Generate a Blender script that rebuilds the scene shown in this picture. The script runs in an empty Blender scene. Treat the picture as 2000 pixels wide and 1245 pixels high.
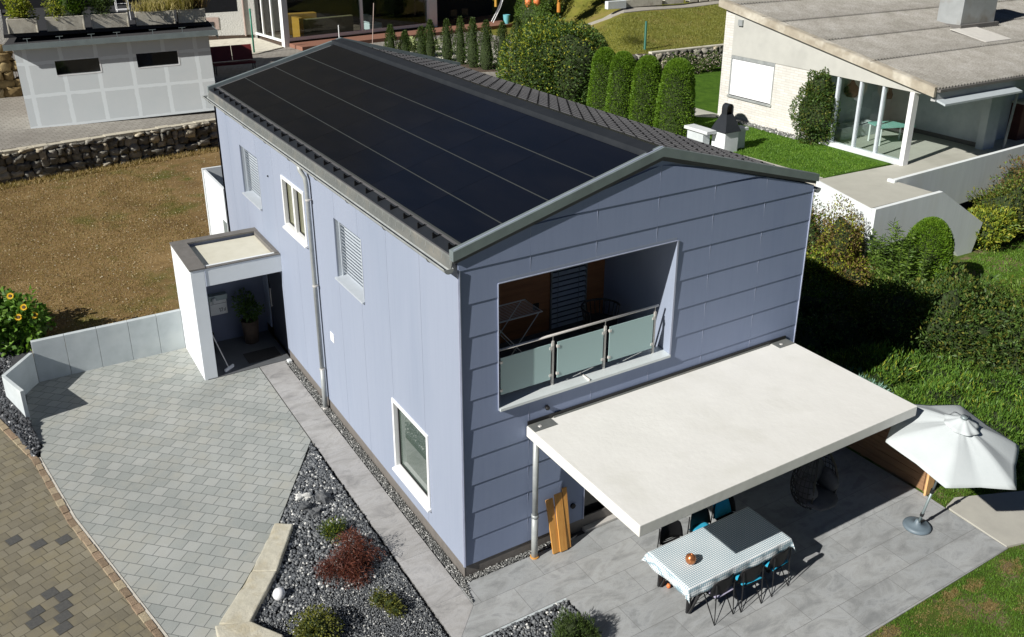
import bpy, math, random
import numpy as np
from mathutils import Vector, Matrix
random.seed(7); rng = np.random.default_rng(7)
R = math.radians; PI = math.pi
S = bpy.context.scene; COL = S.collection
# ---------------------------------------------------------------- camera
cam_d = bpy.data.cameras.new('camera'); cam = bpy.data.objects.new('camera', cam_d); COL.objects.link(cam)
yaw, pitch, roll = -0.5492, 0.3744, 0.0028
fw = Vector((-math.sin(yaw)*math.cos(pitch), math.cos(yaw)*math.cos(pitch), -math.sin(pitch)))
r0 = Vector((math.cos(yaw), math.sin(yaw), 0)); u0 = r0.cross(fw)
rr = r0*math.cos(roll)+u0*math.sin(roll); uu = -r0*math.sin(roll)+u0*math.cos(roll)
M = Matrix((rr, uu, -fw)).transposed().to_4x4(); M.translation = Vector((-5.5511, -10.5768, 10.6084))
cam.matrix_world = M
cam_d.sensor_width = 36; cam_d.lens = 31.42; cam_d.shift_y = -0.0677; cam_d.clip_end = 3000; cam_d.clip_start = .1
S.camera = cam
# ---------------------------------------------------------------- light
SUN = Vector((-.8206, -.1362, .5550)).normalized()
w = bpy.data.worlds.new('World'); S.world = w; w.use_nodes = True
nt = w.node_tree; bg = nt.nodes['Background']; sky = nt.nodes.new('ShaderNodeTexSky')
sky.sky_type = 'NISHITA'; sky.sun_disc = False
sky.sun_elevation = math.asin(SUN.z); sky.sun_rotation = math.atan2(SUN.x, SUN.y)
sky.air_density = .30; sky.dust_density = .05; sky.ozone_density = 2.0
nt.links.new(sky.outputs[0], bg.inputs[0]); bg.inputs[1].default_value = .05
sd = bpy.data.lights.new('sun', 'SUN'); sd.energy = 5.0; sd.angle = R(.5); sd.color = (1, .965, .91)
so = bpy.data.objects.new('sun', sd); COL.objects.link(so); so.rotation_euler = SUN.to_track_quat('Z', 'Y').to_euler(); so.location = (-20, -5, 25)
S.view_settings.view_transform = 'Standard'; S.view_settings.look = 'None'; S.view_settings.exposure = .40; S.view_settings.gamma = 1
S.render.engine = 'CYCLES'
S.cycles.max_bounces = 8; S.cycles.transparent_max_bounces = 12
# ---------------------------------------------------------------- materials
MATS = {}
def newmat(name):
    m = bpy.data.materials.new(name); m.use_nodes = True
    MATS[name] = m; return m, m.node_tree, m.node_tree.nodes['Principled BSDF']
def N(t, ty, **k):
    n = t.nodes.new(ty)
    for a, b in k.items(): setattr(n, a, b)
    return n
def ramp(t, src, stops, interp='LINEAR'):
    r = N(t, 'ShaderNodeValToRGB'); r.color_ramp.interpolation = interp
    e = r.color_ramp.elements
    while len(e) < len(stops): e.new(.5)
    for i, (p, c) in enumerate(stops): e[i].position = p; e[i].color = (*c, 1) if len(c) == 3 else c
    t.links.new(src, r.inputs[0]); return r.outputs[0]
def noise(t, vec, scale, detail=4, rough=.6, dist=0):
    n = N(t, 'ShaderNodeTexNoise'); n.inputs['Scale'].default_value = scale; n.inputs['Detail'].default_value = detail
    n.inputs['Roughness'].default_value = rough; n.inputs['Distortion'].default_value = dist
    if vec is not None: t.links.new(vec, n.inputs['Vector'])
    return n.outputs['Fac']
def mix(t, fac, a, b, mode='MIX'):
    m = N(t, 'ShaderNodeMix', data_type='RGBA', blend_type=mode)
    for sock, val in ((m.inputs[0], fac), (m.inputs[6], a), (m.inputs[7], b)):
        if hasattr(val, 'node'): t.links.new(val, sock)
        elif isinstance(val, (int, float)): sock.default_value = val
        else: sock.default_value = (*val, 1)
    return m.outputs[2]
def mathn(t, op, a, b=None):
    m = N(t, 'ShaderNodeMath', operation=op)
    for i, v_ in enumerate((a, b)):
        if v_ is None: continue
        if hasattr(v_, 'node'): t.links.new(v_, m.inputs[i])
        else: m.inputs[i].default_value = v_
    return m.outputs[0]
def bump(t, p, h, strength=.3, dist=.02, prev=None):
    b = N(t, 'ShaderNodeBump'); b.inputs['Strength'].default_value = strength; b.inputs['Distance'].default_value = dist
    t.links.new(h, b.inputs['Height'])
    if prev is not None: t.links.new(prev, b.inputs['Normal'])
    t.links.new(b.outputs[0], p.inputs['Normal']); return b.outputs[0]
def coord(t, kind='Object', scale=None, rot=None, loc=None):
    c = N(t, 'ShaderNodeTexCoord').outputs[kind]
    if scale or rot or loc:
        m = N(t, 'ShaderNodeMapping')
        if scale: m.inputs['Scale'].default_value = scale
        if rot: m.inputs['Rotation'].default_value = rot
        if loc: m.inputs['Location'].default_value = loc
        t.links.new(c, m.inputs[0]); return m.outputs[0]
    return c
def pm(name, c1, c2=None, scale=3, rough=.6, metal=0, bs=0, bscale=40, spec=.5, detail=5, stretch=None, c3=None, s3=.4, f3=(.5,.7), bd=.01, rv=0):
    """principled material: two-tone noise, optional third large-scale tone, optional bump"""
    m, t, p = newmat(name)
    v = coord(t, scale=stretch)
    if c2 is None: c2 = tuple(x*.88 for x in c1)
    n = noise(t, v, scale, detail)
    col = ramp(t, n, [(.3, c1), (.7, c2)])
    if c3 is not None:
        n3 = noise(t, v, s3, 3); f = ramp(t, n3, [(f3[0], (0,0,0)), (f3[1], (1,1,1))]); col = mix(t, f, col, c3)
    t.links.new(col, p.inputs['Base Color'])
    p.inputs['Roughness'].default_value = rough; p.inputs['Metallic'].default_value = metal
    p.inputs['Specular IOR Level'].default_value = spec
    if rv:
        rr_ = ramp(t, noise(t, v, scale*.6, 4), [(.3, (rough-rv,)*3), (.7, (rough+rv,)*3)]); t.links.new(rr_, p.inputs['Roughness'])
    if bs: bump(t, p, noise(t, v, bscale, 4), bs, bd)
    return m
def leafmat(name, cols, trans=.25, rough=.55, nscale=1.5, sp=.35):
    """leaf cards: a random tone per leaf plus patches"""
    m, t, p = newmat(name)
    g = N(t, 'ShaderNodeNewGeometry')
    stops = [(i/(len(cols)-1), c) for i, c in enumerate(cols)]
    a = mathn(t, 'ADD', mathn(t, 'MULTIPLY', g.outputs['Random Per Island'], .55), mathn(t, 'MULTIPLY', noise(t, coord(t), nscale, 2), .5))
    col = ramp(t, a, stops)
    t.links.new(col, p.inputs['Base Color']); p.inputs['Roughness'].default_value = rough; p.inputs['Specular IOR Level'].default_value = sp
    tr = N(t, 'ShaderNodeBsdfTranslucent'); t.links.new(mix(t, 1, col, (1.3, 1.5, .6), 'MULTIPLY'), tr.inputs[0])
    ms = N(t, 'ShaderNodeMixShader'); ms.inputs[0].default_value = trans
    t.links.new(p.outputs[0], ms.inputs[1]); t.links.new(tr.outputs[0], ms.inputs[2])
    t.links.new(ms.outputs[0], t.nodes['Material Output'].inputs[0]); return m
def glassmat(name, tint=(.8, .88, .86), rough=.0, ior=1.5, boost=1.0):
    m, t, p = newmat(name); t.nodes.remove(p)
    tr = N(t, 'ShaderNodeBsdfTransparent'); tr.inputs[0].default_value = (*tint, 1)
    gl = N(t, 'ShaderNodeBsdfGlossy'); gl.inputs['Roughness'].default_value = rough
    fr = N(t, 'ShaderNodeFresnel'); fr.inputs[0].default_value = ior
    ms = N(t, 'ShaderNodeMixShader'); t.links.new(mathn(t, 'MULTIPLY', fr.outputs[0], boost), ms.inputs[0])
    t.links.new(tr.outputs[0], ms.inputs[1]); t.links.new(gl.outputs[0], ms.inputs[2])
    t.links.new(ms.outputs[0], t.nodes['Material Output'].inputs[0]); return m

def pavermat(name, rotz, bw, bh, cols, joint, off=.5, jw=.012, jsmooth=.1, bs=.5, patch=None, loc=(0,0,0), freq=2, nsc=.6, veins=False, rough=.75, dirt=None):
    m, t, p = newmat(name)
    v = coord(t, rot=(0, 0, rotz), loc=loc)
    br = N(t, 'ShaderNodeTexBrick'); br.offset = off; br.offset_frequency = freq; br.squash = 1
    t.links.new(v, br.inputs['Vector'])
    br.inputs['Scale'].default_value = 1; br.inputs['Brick Width'].default_value = bw; br.inputs['Row Height'].default_value = bh
    br.inputs['Mortar Size'].default_value = jw; br.inputs['Mortar Smooth'].default_value = jsmooth
    br.inputs['Color1'].default_value = (0, 0, 0, 1); br.inputs['Color2'].default_value = (1, 1, 1, 1); br.inputs['Mortar'].default_value = (.5, .5, .5, 1)
    v0 = coord(t)
    col = ramp(t, br.outputs['Color'], [(i/(len(cols)-1), c) for i, c in enumerate(cols)])
    n = noise(t, v0, nsc, 4); col = mix(t, .35, col, ramp(t, n, [(.35, tuple(c*.82 for c in cols[0])), (.65, tuple(c*1.1 for c in cols[-1]))]))
    n2 = noise(t, v0, 60, 4, .7); col = mix(t, .45, col, ramp(t, n2, [(.3, (.72,)*3), (.7, (1.2,)*3)]), 'MULTIPLY')
    if veins:
        n3 = noise(t, coord(t, scale=(1,1.9,1), rot=(0,0,.5)), 1.5, 7, .68, .7); col = mix(t, .75, col, ramp(t, n3, [(.34, (.62,)*3), (.47, (.95, .94, .92)), (.55, (1.12,)*3), (.66, (.74,)*3)]), 'MULTIPLY')
    if dirt:
        n4 = noise(t, v0, dirt[1], 6, .7); col = mix(t, ramp(t, n4, [(.48, (0,)*3), (.68, (1,)*3)]), col, dirt[0])
    col = mix(t, br.outputs['Fac'], col, joint)
    t.links.new(col, p.inputs['Base Color']); p.inputs['Roughness'].default_value = rough
    inv = mathn(t, 'SUBTRACT', 1, br.outputs['Fac'])
    b1 = bump(t, p, inv, bs, .01); bump(t, p, n2, .25, .004, b1)
    return m

# walls / metals
m_blue_side = pm('blue_grey_cladding', (.265,.303,.385), (.28,.318,.40), .8, .62, bs=.08, bscale=90, spec=.3, stretch=(1,1,.25), c3=(.25,.29,.372), s3=.5)
m_blue_gable_shaded = pm('shaded_lapped_board', (.225,.275,.40), (.24,.29,.415), .8, .6, bs=.08, bscale=90, spec=.3, stretch=(1,1,.6), c3=(.212,.262,.39), s3=.5)  # gable's shade put into a darker, bluer colour than the side cladding
for _m in (m_blue_side, m_blue_gable_shaded):
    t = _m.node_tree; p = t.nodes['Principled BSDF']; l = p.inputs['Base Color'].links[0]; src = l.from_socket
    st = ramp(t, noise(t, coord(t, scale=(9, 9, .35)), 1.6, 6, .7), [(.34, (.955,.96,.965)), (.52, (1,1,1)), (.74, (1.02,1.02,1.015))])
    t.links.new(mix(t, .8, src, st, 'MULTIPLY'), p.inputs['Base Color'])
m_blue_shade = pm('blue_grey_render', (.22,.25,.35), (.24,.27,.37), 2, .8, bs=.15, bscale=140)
m_seam = pm('dark_seam', (.10,.12,.16), None, 5, .8)
m_trimlight = pm('light_blue_trim', (.42,.46,.58), None, 5, .4, metal=.3)
m_zinc = pm('weathered_zinc', (.38,.40,.40), (.28,.30,.295), 6, .5, metal=.2, bs=.1, bscale=30, c3=(.42,.44,.42), s3=1.3, rv=.1)
m_sill = pm('aluminium_sill', (.66,.71,.71), (.60,.65,.65), 4, .4, metal=.2)
m_zinc_dark = pm('dull_zinc_flashing', (.19,.20,.19), (.14,.15,.145), 8, .55, metal=.3, bs=.1, bscale=60, c3=(.24,.235,.21), s3=2)
m_verge = pm('grey_verge_metal', (.25,.30,.305), (.21,.255,.26), 4, .45, metal=.35, c3=(.19,.225,.23), s3=1.1)
m_rooftile = pm('anthracite_roof_sheet', (.082,.082,.088), (.10,.10,.105), 2.5, .6, metal=.05, bs=.1, bscale=80, c3=(.115,.115,.12), s3=.5)
m_ridge = pm('black_ridge_sheet', (.022,.026,.032), (.03,.034,.04), 3, .42, metal=.2)
m_black = pm('black_steel', (.012,.012,.013), None, 8, .45)
m_guard = pm('black_snow_guard', (.008,.008,.009), None, 8, .4)
m_white = pm('white_frame', (.78,.79,.79), (.74,.75,.75), 8, .4)
m_blind = pm('silver_blind', (.46,.50,.54), (.42,.46,.50), 6, .45, metal=.1)
m_plinth = pm('brown_grey_plinth', (.17,.155,.14), (.13,.12,.11), 6, .6, bs=.2, bscale=50)
m_steel = pm('brushed_steel', (.66,.64,.60), (.56,.54,.51), 30, .45, metal=.25)
m_concw = pm('white_concrete', (.62,.65,.66), (.55,.58,.59), 2.2, .8, bs=.15, bscale=60, c3=(.50,.53,.54), s3=.7, f3=(.45,.75))
m_porchw = pm('white_render', (.70,.74,.76), (.66,.70,.72), 1.5, .75, bs=.1, bscale=120)
m_conc_wall = pm('pale_grey_concrete', (.50,.545,.56), (.42,.465,.475), 3, .85, bs=.25, bscale=50, c3=(.55,.59,.59), s3=.9)
m_conc_par = pm('streaked_concrete', (.76,.80,.80), (.68,.72,.72), 2.5, .85, bs=.25, bscale=30, stretch=(1.6,1.6,.25), c3=(.70,.73,.71), s3=.6)
m_conc_floor = pm('terrace_concrete', (.455,.45,.39), (.41,.405,.35), 2, .8, bs=.2, bscale=60, c3=(.35,.345,.295), s3=.5, f3=(.55,.75))
m_canopy = pm('painted_canopy_concrete', (.73,.725,.685), (.68,.675,.635), 1.4, .6, bs=.2, bscale=9, c3=(.64,.635,.585), s3=.9, f3=(.52,.75), bd=.02)
m_tar = pm('bitumen_grey', (.16,.15,.14), (.12,.115,.105), 5, .8, bs=.25, bscale=60)
m_rooffoil = pm('cream_roof_foil', (.62,.60,.50), (.55,.53,.43), 3, .6, bs=.15, bscale=12, c3=(.45,.42,.33), s3=1.2, f3=(.55,.8))
m_dark = pm('dark_interior', (.025,.026,.03), (.018,.019,.02), 3, .8)
m_blackplastic = pm('black_plastic', (.009,.009,.010), None, 12, .55, spec=.25)
m_rope = pm('black_rattan', (.012,.012,.013), (.02,.02,.02), 30, .6)
m_cushgrey = pm('grey_cushion', (.10,.10,.11), (.07,.07,.08), 8, .9, bs=.3, bscale=20)
m_blue_cush = pm('turquoise_cushion', (.02,.36,.55), (.015,.30,.48), 6, .9, bs=.3, bscale=40)
m_lav = pm('lavender_cushion', (.40,.38,.50), None, 6, .9, bs=.3, bscale=40)
m_wood = pm('fresh_timber', (.60,.31,.075), (.48,.22,.05), 3, .55, bs=.2, bscale=8, stretch=(6,6,.5))
m_wood2 = pm('larch_cladding', (.33,.13,.045), (.24,.09,.03), 3, .6, bs=.3, bscale=10, stretch=(.6,.6,8))
m_fencewood = pm('fence_timber', (.30,.17,.085), (.20,.11,.055), 3, .7, bs=.3, bscale=10, stretch=(6,.6,6))
m_endwood = pm('pale_timber_end', (.72,.44,.2), (.6,.34,.14), 5, .6)
m_umb = pm('umbrella_cloth', (.50,.535,.54), (.46,.50,.505), 3, .85, bs=.15, bscale=25)
m_umbbase = pm('grey_umbrella_base', (.13,.17,.20), None, 5, .5)
m_copper = pm('copper_ball', (.75,.30,.12), (.25,.08,.03), 14, .3, metal=.7)
m_red = pm('dark_red_plastic', (.22,.03,.03), None, 5, .6)
m_green = pm('green_post', (.01,.20,.12), None, 5, .45)
m_orange = pm('orange_plastic', (.70,.20,.06), None, 5, .5)
m_teal = pm('teal_tabletop', (.18,.42,.36), (.25,.5,.44), 6, .6)
m_globe = pm('white_globe_plastic', (.82,.82,.82), None, 3, .35)
m_rough = pm('roughcast_white', (.60,.60,.56), (.50,.50,.47), 25, .95, bs=.9, bscale=18, bd=.05)
m_brickw = None
m_deck = pm('reddish_deck', (.27,.13,.085), (.22,.105,.07), 3, .7, bs=.2, bscale=20, stretch=(.4,6,1))
m_yellow = pm('yellow_cabinet', (.36,.19,.025), None, 3, .6)
m_sofa = pm('olive_sofa', (.16,.14,.07), (.12,.10,.05), 6, .9, bs=.3, bscale=30)
m_awn2 = pm('pale_grey_mullion', (.58,.63,.67), None, 6, .4)
m_awn = pm('awning_grey_blue', (.45,.50,.52), None, 6, .6)
m_winbrown = pm('pinkish_sill', (.42,.33,.29), (.36,.28,.24), 5, .8, bs=.2, bscale=60)
m_bark = pm('bark', (.09,.06,.04), (.05,.035,.025), 8, .9, bs=.6, bscale=20)
m_soil = pm('soil', (.10,.07,.045), (.06,.04,.03), 8, .95, bs=.6, bscale=30)
m_mail = pm('letterbox_white', (.62,.62,.60), None, 8, .4)
m_planter = pm('weathered_planter_concrete', (.62,.59,.49), (.48,.455,.38), 4, .9, bs=.5, bscale=25, c3=(.36,.32,.25), s3=2, f3=(.55,.8))
m_eternit = None
m_clearglass = glassmat('clear_glass', (.82,.90,.88), 0, 1.5)
m_darkglass = pm('dark_window_glass', (.010,.011,.013), None, 1, .04, spec=.6)
m_casement = pm('khaki_reflection_glass', (.20,.20,.13), (.16,.165,.11), 2, .08, spec=.6, stretch=(1,5,1))  # khaki reflection put into the glass colour
m_rollblind = pm('white_roller_blind', (.83,.84,.85), None, 4, .6)

def m_frost():
    m, t, p = newmat('frosted_green_glass')
    p.inputs['Base Color'].default_value = (.44, .62, .61, 1); p.inputs['Roughness'].default_value = .28; p.inputs['Specular IOR Level'].default_value = .6
    tr = N(t, 'ShaderNodeBsdfTranslucent'); tr.inputs[0].default_value = (.3, .5, .46, 1)
    ms = N(t, 'ShaderNodeMixShader'); ms.inputs[0].default_value = .2
    t.links.new(p.outputs[0], ms.inputs[1]); t.links.new(tr.outputs[0], ms.inputs[2]); t.links.new(ms.outputs[0], t.nodes['Material Output'].inputs[0]); return m
m_frost = m_frost()
def m_pv():
    m, t, p = newmat('solar_glass')
    v = coord(t)
    n = noise(t, coord(t, scale=(.35, .12, .35)), 3, 3)
    t.links.new(ramp(t, n, [(.35, (.004,.005,.008)), (.65, (.007,.0075,.010))]), p.inputs['Base Color'])
    p.inputs['Specular IOR Level'].default_value = .85
    t.links.new(ramp(t, noise(t, v, 1.2, 3), [(.3, (.13,)*3), (.7, (.22,)*3)]), p.inputs['Roughness'])
    # fine grid of cells gives a barely visible texture
    wv = N(t, 'ShaderNodeTexBrick'); wv.offset = 0; wv.inputs['Scale'].default_value = 1; wv.inputs['Brick Width'].default_value = .16; wv.inputs['Row Height'].default_value = .16; wv.inputs['Mortar Size'].default_value = .003
    t.links.new(v, wv.inputs['Vector']); bump(t, p, wv.outputs['Fac'], .03, .002)
    return m
m_pv = m_pv()
def m_cor():
    m, t, p = newmat('corrugated_fibre_cement')
    v = coord(t)
    a = ramp(t, noise(t, v, 1.1, 6, .7), [(.3, (.20,.19,.165)), (.55, (.265,.255,.23)), (.75, (.32,.315,.295))])
    b = ramp(t, noise(t, v, 14, 5, .75), [(.3, (.6,.57,.54)), (.55, (1.0,)*3), (.8, (1.25,)*3)]); a = mix(t, .8, a, b, 'MULTIPLY')
    t.links.new(a, p.inputs['Base Color']); p.inputs['Roughness'].default_value = .95
    bump(t, p, noise(t, v, 30, 4), .4, .02); return m
m_eternit = m_cor()
def m_brick():
    m, t, p = newmat('white_painted_brick')
    v = coord(t, rot=(0, 0, 0))
    sep = N(t, 'ShaderNodeSeparateXYZ'); t.links.new(v, sep.inputs[0]); cb = N(t, 'ShaderNodeCombineXYZ')
    t.links.new(mathn(t, 'ADD', sep.outputs[0], sep.outputs[1]), cb.inputs[0]); t.links.new(sep.outputs[2], cb.inputs[1])
    br = N(t, 'ShaderNodeTexBrick'); t.links.new(cb.outputs[0], br.inputs[0]); br.inputs['Scale'].default_value = 1
    br.inputs['Brick Width'].default_value = .42; br.inputs['Row Height'].default_value = .105; br.inputs['Mortar Size'].default_value = .008
    br.inputs['Color1'].default_value = (.68,.665,.62,1); br.inputs['Color2'].default_value = (.58,.565,.52,1); br.inputs['Mortar'].default_value = (.48,.465,.42,1)
    c = mix(t, .5, br.outputs['Color'], ramp(t, noise(t, v, 2, 5), [(.3, (.85,)*3), (.7, (1.05,)*3)]), 'MULTIPLY')
    t.links.new(c, p.inputs['Base Color']); p.inputs['Roughness'].default_value = .85
    bump(t, p, mathn(t, 'SUBTRACT', 1, br.outputs['Fac']), .5, .01); return m
m_brickw = m_brick()
def grassmat(name, cols, scale=2.5, patch=None, pscale=.6, pf=(.5,.62), specks=None, bscale=60, bs=.8):
    m, t, p = newmat(name); v = coord(t)
    n = noise(t, v, scale, 8, .75); col = ramp(t, n, [(.28+.44*i/(len(cols)-1), c) for i, c in enumerate(cols)])
    n2 = noise(t, v, bscale, 5, .8); col = mix(t, .8, col, ramp(t, n2, [(.25, (.45,.5,.45)), (.5, (1,1,1)), (.75, (1.5,1.45,1.2))]), 'MULTIPLY')
    if patch:
        f = ramp(t, noise(t, v, pscale, 5, .65), [(pf[0], (0,)*3), (pf[1], (1,)*3)]); col = mix(t, f, col, mix(t, .8, patch, ramp(t, n2, [(.25, (.5,)*3), (.75, (1.4,)*3)]), 'MULTIPLY'))
    if specks:
        vo = N(t, 'ShaderNodeTexVoronoi'); vo.inputs['Scale'].default_value = specks[1]; t.links.new(v, vo.inputs[0])
        wn = N(t, 'ShaderNodeTexWhiteNoise'); t.links.new(vo.outputs['Position'], wn.inputs[0])
        thr = mathn(t, 'MULTIPLY', mathn(t, 'LESS_THAN', vo.outputs['Distance'], .24), mathn(t, 'GREATER_THAN', wn.outputs[0], specks[2]))
        col = mix(t, thr, col, specks[0])
    t.links.new(col, p.inputs['Base Color']); p.inputs['Roughness'].default_value = .95; p.inputs['Specular IOR Level'].default_value = .15
    b1 = bump(t, p, n2, bs, .05); bump(t, p, n, .5, .15, b1); return m
m_lawn = grassmat('green_lawn', [(.035,.085,.008), (.07,.15,.014), (.11,.20,.02)], 2.2)
m_lawn2 = grassmat('patchy_lawn', [(.05,.09,.015), (.085,.14,.02), (.12,.18,.03)], 2.2, (.22,.17,.10), 1.3, (.50,.60))
m_meadow = grassmat('dry_meadow', [(.10,.115,.02), (.17,.17,.03), (.22,.20,.045)], .9, (.26,.20,.07), .35, (.5,.7), bscale=25)
m_brown = grassmat('dry_brown_lawn', [(.13,.082,.034), (.22,.145,.062), (.30,.205,.095)], .8, (.11,.115,.025), .5, (.55,.70), specks=((.40,.34,.24), 17, .80), bscale=28)
m_farfield = grassmat('far_field', [(.04,.07,.015), (.07,.10,.02), (.09,.11,.03)], .02, None)
m_forest = grassmat('unseen_hill_forest', [(.018,.017,.012), (.028,.026,.018), (.04,.037,.026)], .03, None, bscale=.3)
m_bare = pm('dry_bare_turf', (.30,.23,.15), (.18,.14,.085), 40, .95, bs=.8, bscale=70)
m_bedsoil = pm('gravel_base', (.035,.037,.042), (.02,.021,.024), 30, .9, bs=.5, bscale=60)
m_oldedge = pavermat('old_edge_setts', 0, .22, .2, [(.22,.165,.11), (.30,.24,.165), (.34,.30,.2)], (.06,.05,.03), jw=.015)
G = .0
m_newpave = pavermat('grey_concrete_pavers', R(45), .27, .25, [(.26,.28,.265), (.31,.328,.31), (.372,.382,.36)], (.13,.14,.135), jw=.0055, bs=.8, nsc=.5, dirt=((.34,.34,.30), .9))
m_oldpave = pavermat('old_brown_pavers', R(-20), .225, .225, [(.140,.126,.09), (.18,.162,.117), (.225,.205,.15)], (.085,.075,.05), jw=.006, bs=.7, nsc=.8, dirt=((.20,.175,.11), 2))
m_oldpave_dark = pm('dark_inlaid_paver', (.055,.056,.055), (.085,.084,.078), 25, .85, bs=.4, bscale=80)
m_uppave = pavermat('upper_pavers', R(-10), .3, .25, [(.22,.205,.18), (.27,.25,.22), (.30,.285,.25)], (.14,.125,.1), jw=.012, nsc=.4)
m_tiles = pavermat('grey_stone_tiles', 0, 1.22, .61, [(.275,.288,.292), (.315,.328,.332), (.355,.365,.365)], (.17,.17,.168), jw=.004, bs=.3, veins=True, rough=.6, loc=(.02,.02,0), nsc=.9)
m_pathtiles = pavermat('grey_path_tiles', 0, .62, 1.22, [(.31,.305,.30), (.345,.34,.335), (.38,.375,.365)], (.20,.20,.195), off=0, jw=.003, bs=.3, veins=True, rough=.6, loc=(.16,.3,0), nsc=.9)
def stonemat(name, cols, bsc=12, spec=.3, rough=.85):
    m, t, p = newmat(name); g = N(t, 'ShaderNodeNewGeometry'); v = coord(t)
    c = ramp(t, g.outputs['Random Per Island'], [(pp, cc) for pp, cc in cols], 'LINEAR')
    c = mix(t, .7, c, ramp(t, noise(t, v, bsc, 6, .7), [(.3, (.55,)*3), (.7, (1.35,)*3)]), 'MULTIPLY')
    t.links.new(c, p.inputs['Base Color']); p.inputs['Roughness'].default_value = rough; p.inputs['Specular IOR Level'].default_value = spec
    bump(t, p, noise(t, v, bsc*2.5, 5), .6, .02); return m
m_gravel = stonemat('dark_gravel_stone', [(0,(.05,.055,.062)), (.5,(.11,.12,.13)), (.8,(.19,.20,.205)), (.93,(.30,.31,.31)), (.955,(.62,.62,.58)), (1,(.75,.75,.72))], 60, .5, .55)
m_graveldark = stonemat('black_gravel_stone', [(0,(.018,.02,.025)), (.7,(.05,.055,.065)), (.95,(.11,.12,.13)), (.975,(.45,.45,.45)), (1,(.6,.6,.6))], 60, .6, .45)
m_gravelmix = stonemat('mixed_gravel_stone', [(0,(.07,.073,.07)), (.5,(.16,.165,.16)), (.8,(.27,.27,.26)), (.9,(.5,.5,.47)), (1,(.7,.7,.68))], 60, .5, .6)
m_boulder = stonemat('dark_wall_stone', [(0,(.11,.105,.09)), (.4,(.22,.21,.18)), (.8,(.36,.34,.29)), (1,(.50,.44,.32))], 9)
m_tanstone = stonemat('tan_wall_stone', [(0,(.20,.14,.06)), (.5,(.30,.23,.11)), (1,(.38,.32,.2))], 6)
m_lime = stonemat('yellow_limestone', [(0,(.56,.51,.38)), (1,(.64,.60,.47))], 10)
m_limes = pm('limestone_block', (.50,.475,.385), (.42,.40,.32), 9, .9, bs=.7, bscale=35, c3=(.40,.36,.26), s3=3, f3=(.5,.7), bd=.01)
def m_cloth():
    m, t, p = newmat('patterned_tablecloth'); v = coord(t, rot=(0,0,R(0)))
    vo = N(t, 'ShaderNodeTexVoronoi'); vo.inputs['Scale'].default_value = 27; vo.inputs['Randomness'].default_value = 0; t.links.new(v, vo.inputs[0])
    vf = ramp(t, vo.outputs['Distance'], [(.43, (.76,.78,.78)), (.50, (.25,.35,.40))])
    t.links.new(vf, p.inputs['Base Color']); p.inputs['Roughness'].default_value = .7
    bump(t, p, noise(t, v, 12, 3), .1, .01); return m
m_cloth = m_cloth()
# foliage
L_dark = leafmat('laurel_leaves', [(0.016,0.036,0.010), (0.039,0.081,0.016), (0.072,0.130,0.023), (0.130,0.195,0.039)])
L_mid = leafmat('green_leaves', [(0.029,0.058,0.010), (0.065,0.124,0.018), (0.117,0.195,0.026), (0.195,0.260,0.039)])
L_olive = leafmat('olive_leaves', [(0.039,0.046,0.010), (0.085,0.098,0.018), (0.156,0.163,0.026), (0.260,0.247,0.052)])
L_yel = leafmat('yellowing_leaves', [(0.078,0.117,0.013), (0.182,0.234,0.019), (0.338,0.351,0.039), (0.442,0.364,0.065)])
L_redb = leafmat('russet_leaves', [(0.065,0.046,0.019), (0.130,0.078,0.033), (0.169,0.130,0.039), (0.260,0.169,0.078)])
L_thuja = leafmat('thuja_sprays', [(0.039,0.091,0.008), (0.078,0.163,0.010), (0.130,0.234,0.016), (0.208,0.312,0.026)], .2)
L_thujad = leafmat('dark_thuja_sprays', [(0.016,0.036,0.010), (0.039,0.072,0.016), (0.072,0.111,0.023), (0.104,0.143,0.033)], .2)
L_jun = leafmat('juniper_sprays', [(0.033,0.085,0.013), (0.065,0.150,0.021), (0.117,0.221,0.026), (0.221,0.312,0.039)], .2)
L_blue = leafmat('blue_spruce_needles', [(0.065,0.143,0.104), (0.130,0.247,0.195), (0.208,0.351,0.286), (0.286,0.442,0.364)], .15)
L_maple = leafmat('red_maple_leaves', [(.045,.014,.010), (.095,.026,.018), (.14,.042,.025), (.20,.085,.045)], .25)
L_sun = leafmat('sunflower_leaves', [(0.039,0.091,0.013), (0.078,0.169,0.026), (0.143,0.260,0.039), (0.221,0.351,0.065)])
L_dry = leafmat('dry_grass_blades', [(.20,.17,.05), (.32,.27,.09), (.42,.36,.15), (.5,.42,.2)])
L_grass = leafmat('lawn_blades', [(0.039,0.091,0.010), (0.078,0.169,0.018), (0.130,0.247,0.026), (0.221,0.325,0.046)], .3)
L_brown = leafmat('dry_lawn_blades', [(.15,.095,.035), (.25,.175,.065), (.32,.24,.10), (.15,.16,.04)], .2)
L_petal = leafmat('yellow_petals', [(.75,.42,.01), (.85,.52,.02)], .2)
L_pink = leafmat('pink_flowers', [(.5,.35,.38), (.65,.55,.5), (.3,.2,.15)], .2)

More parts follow.
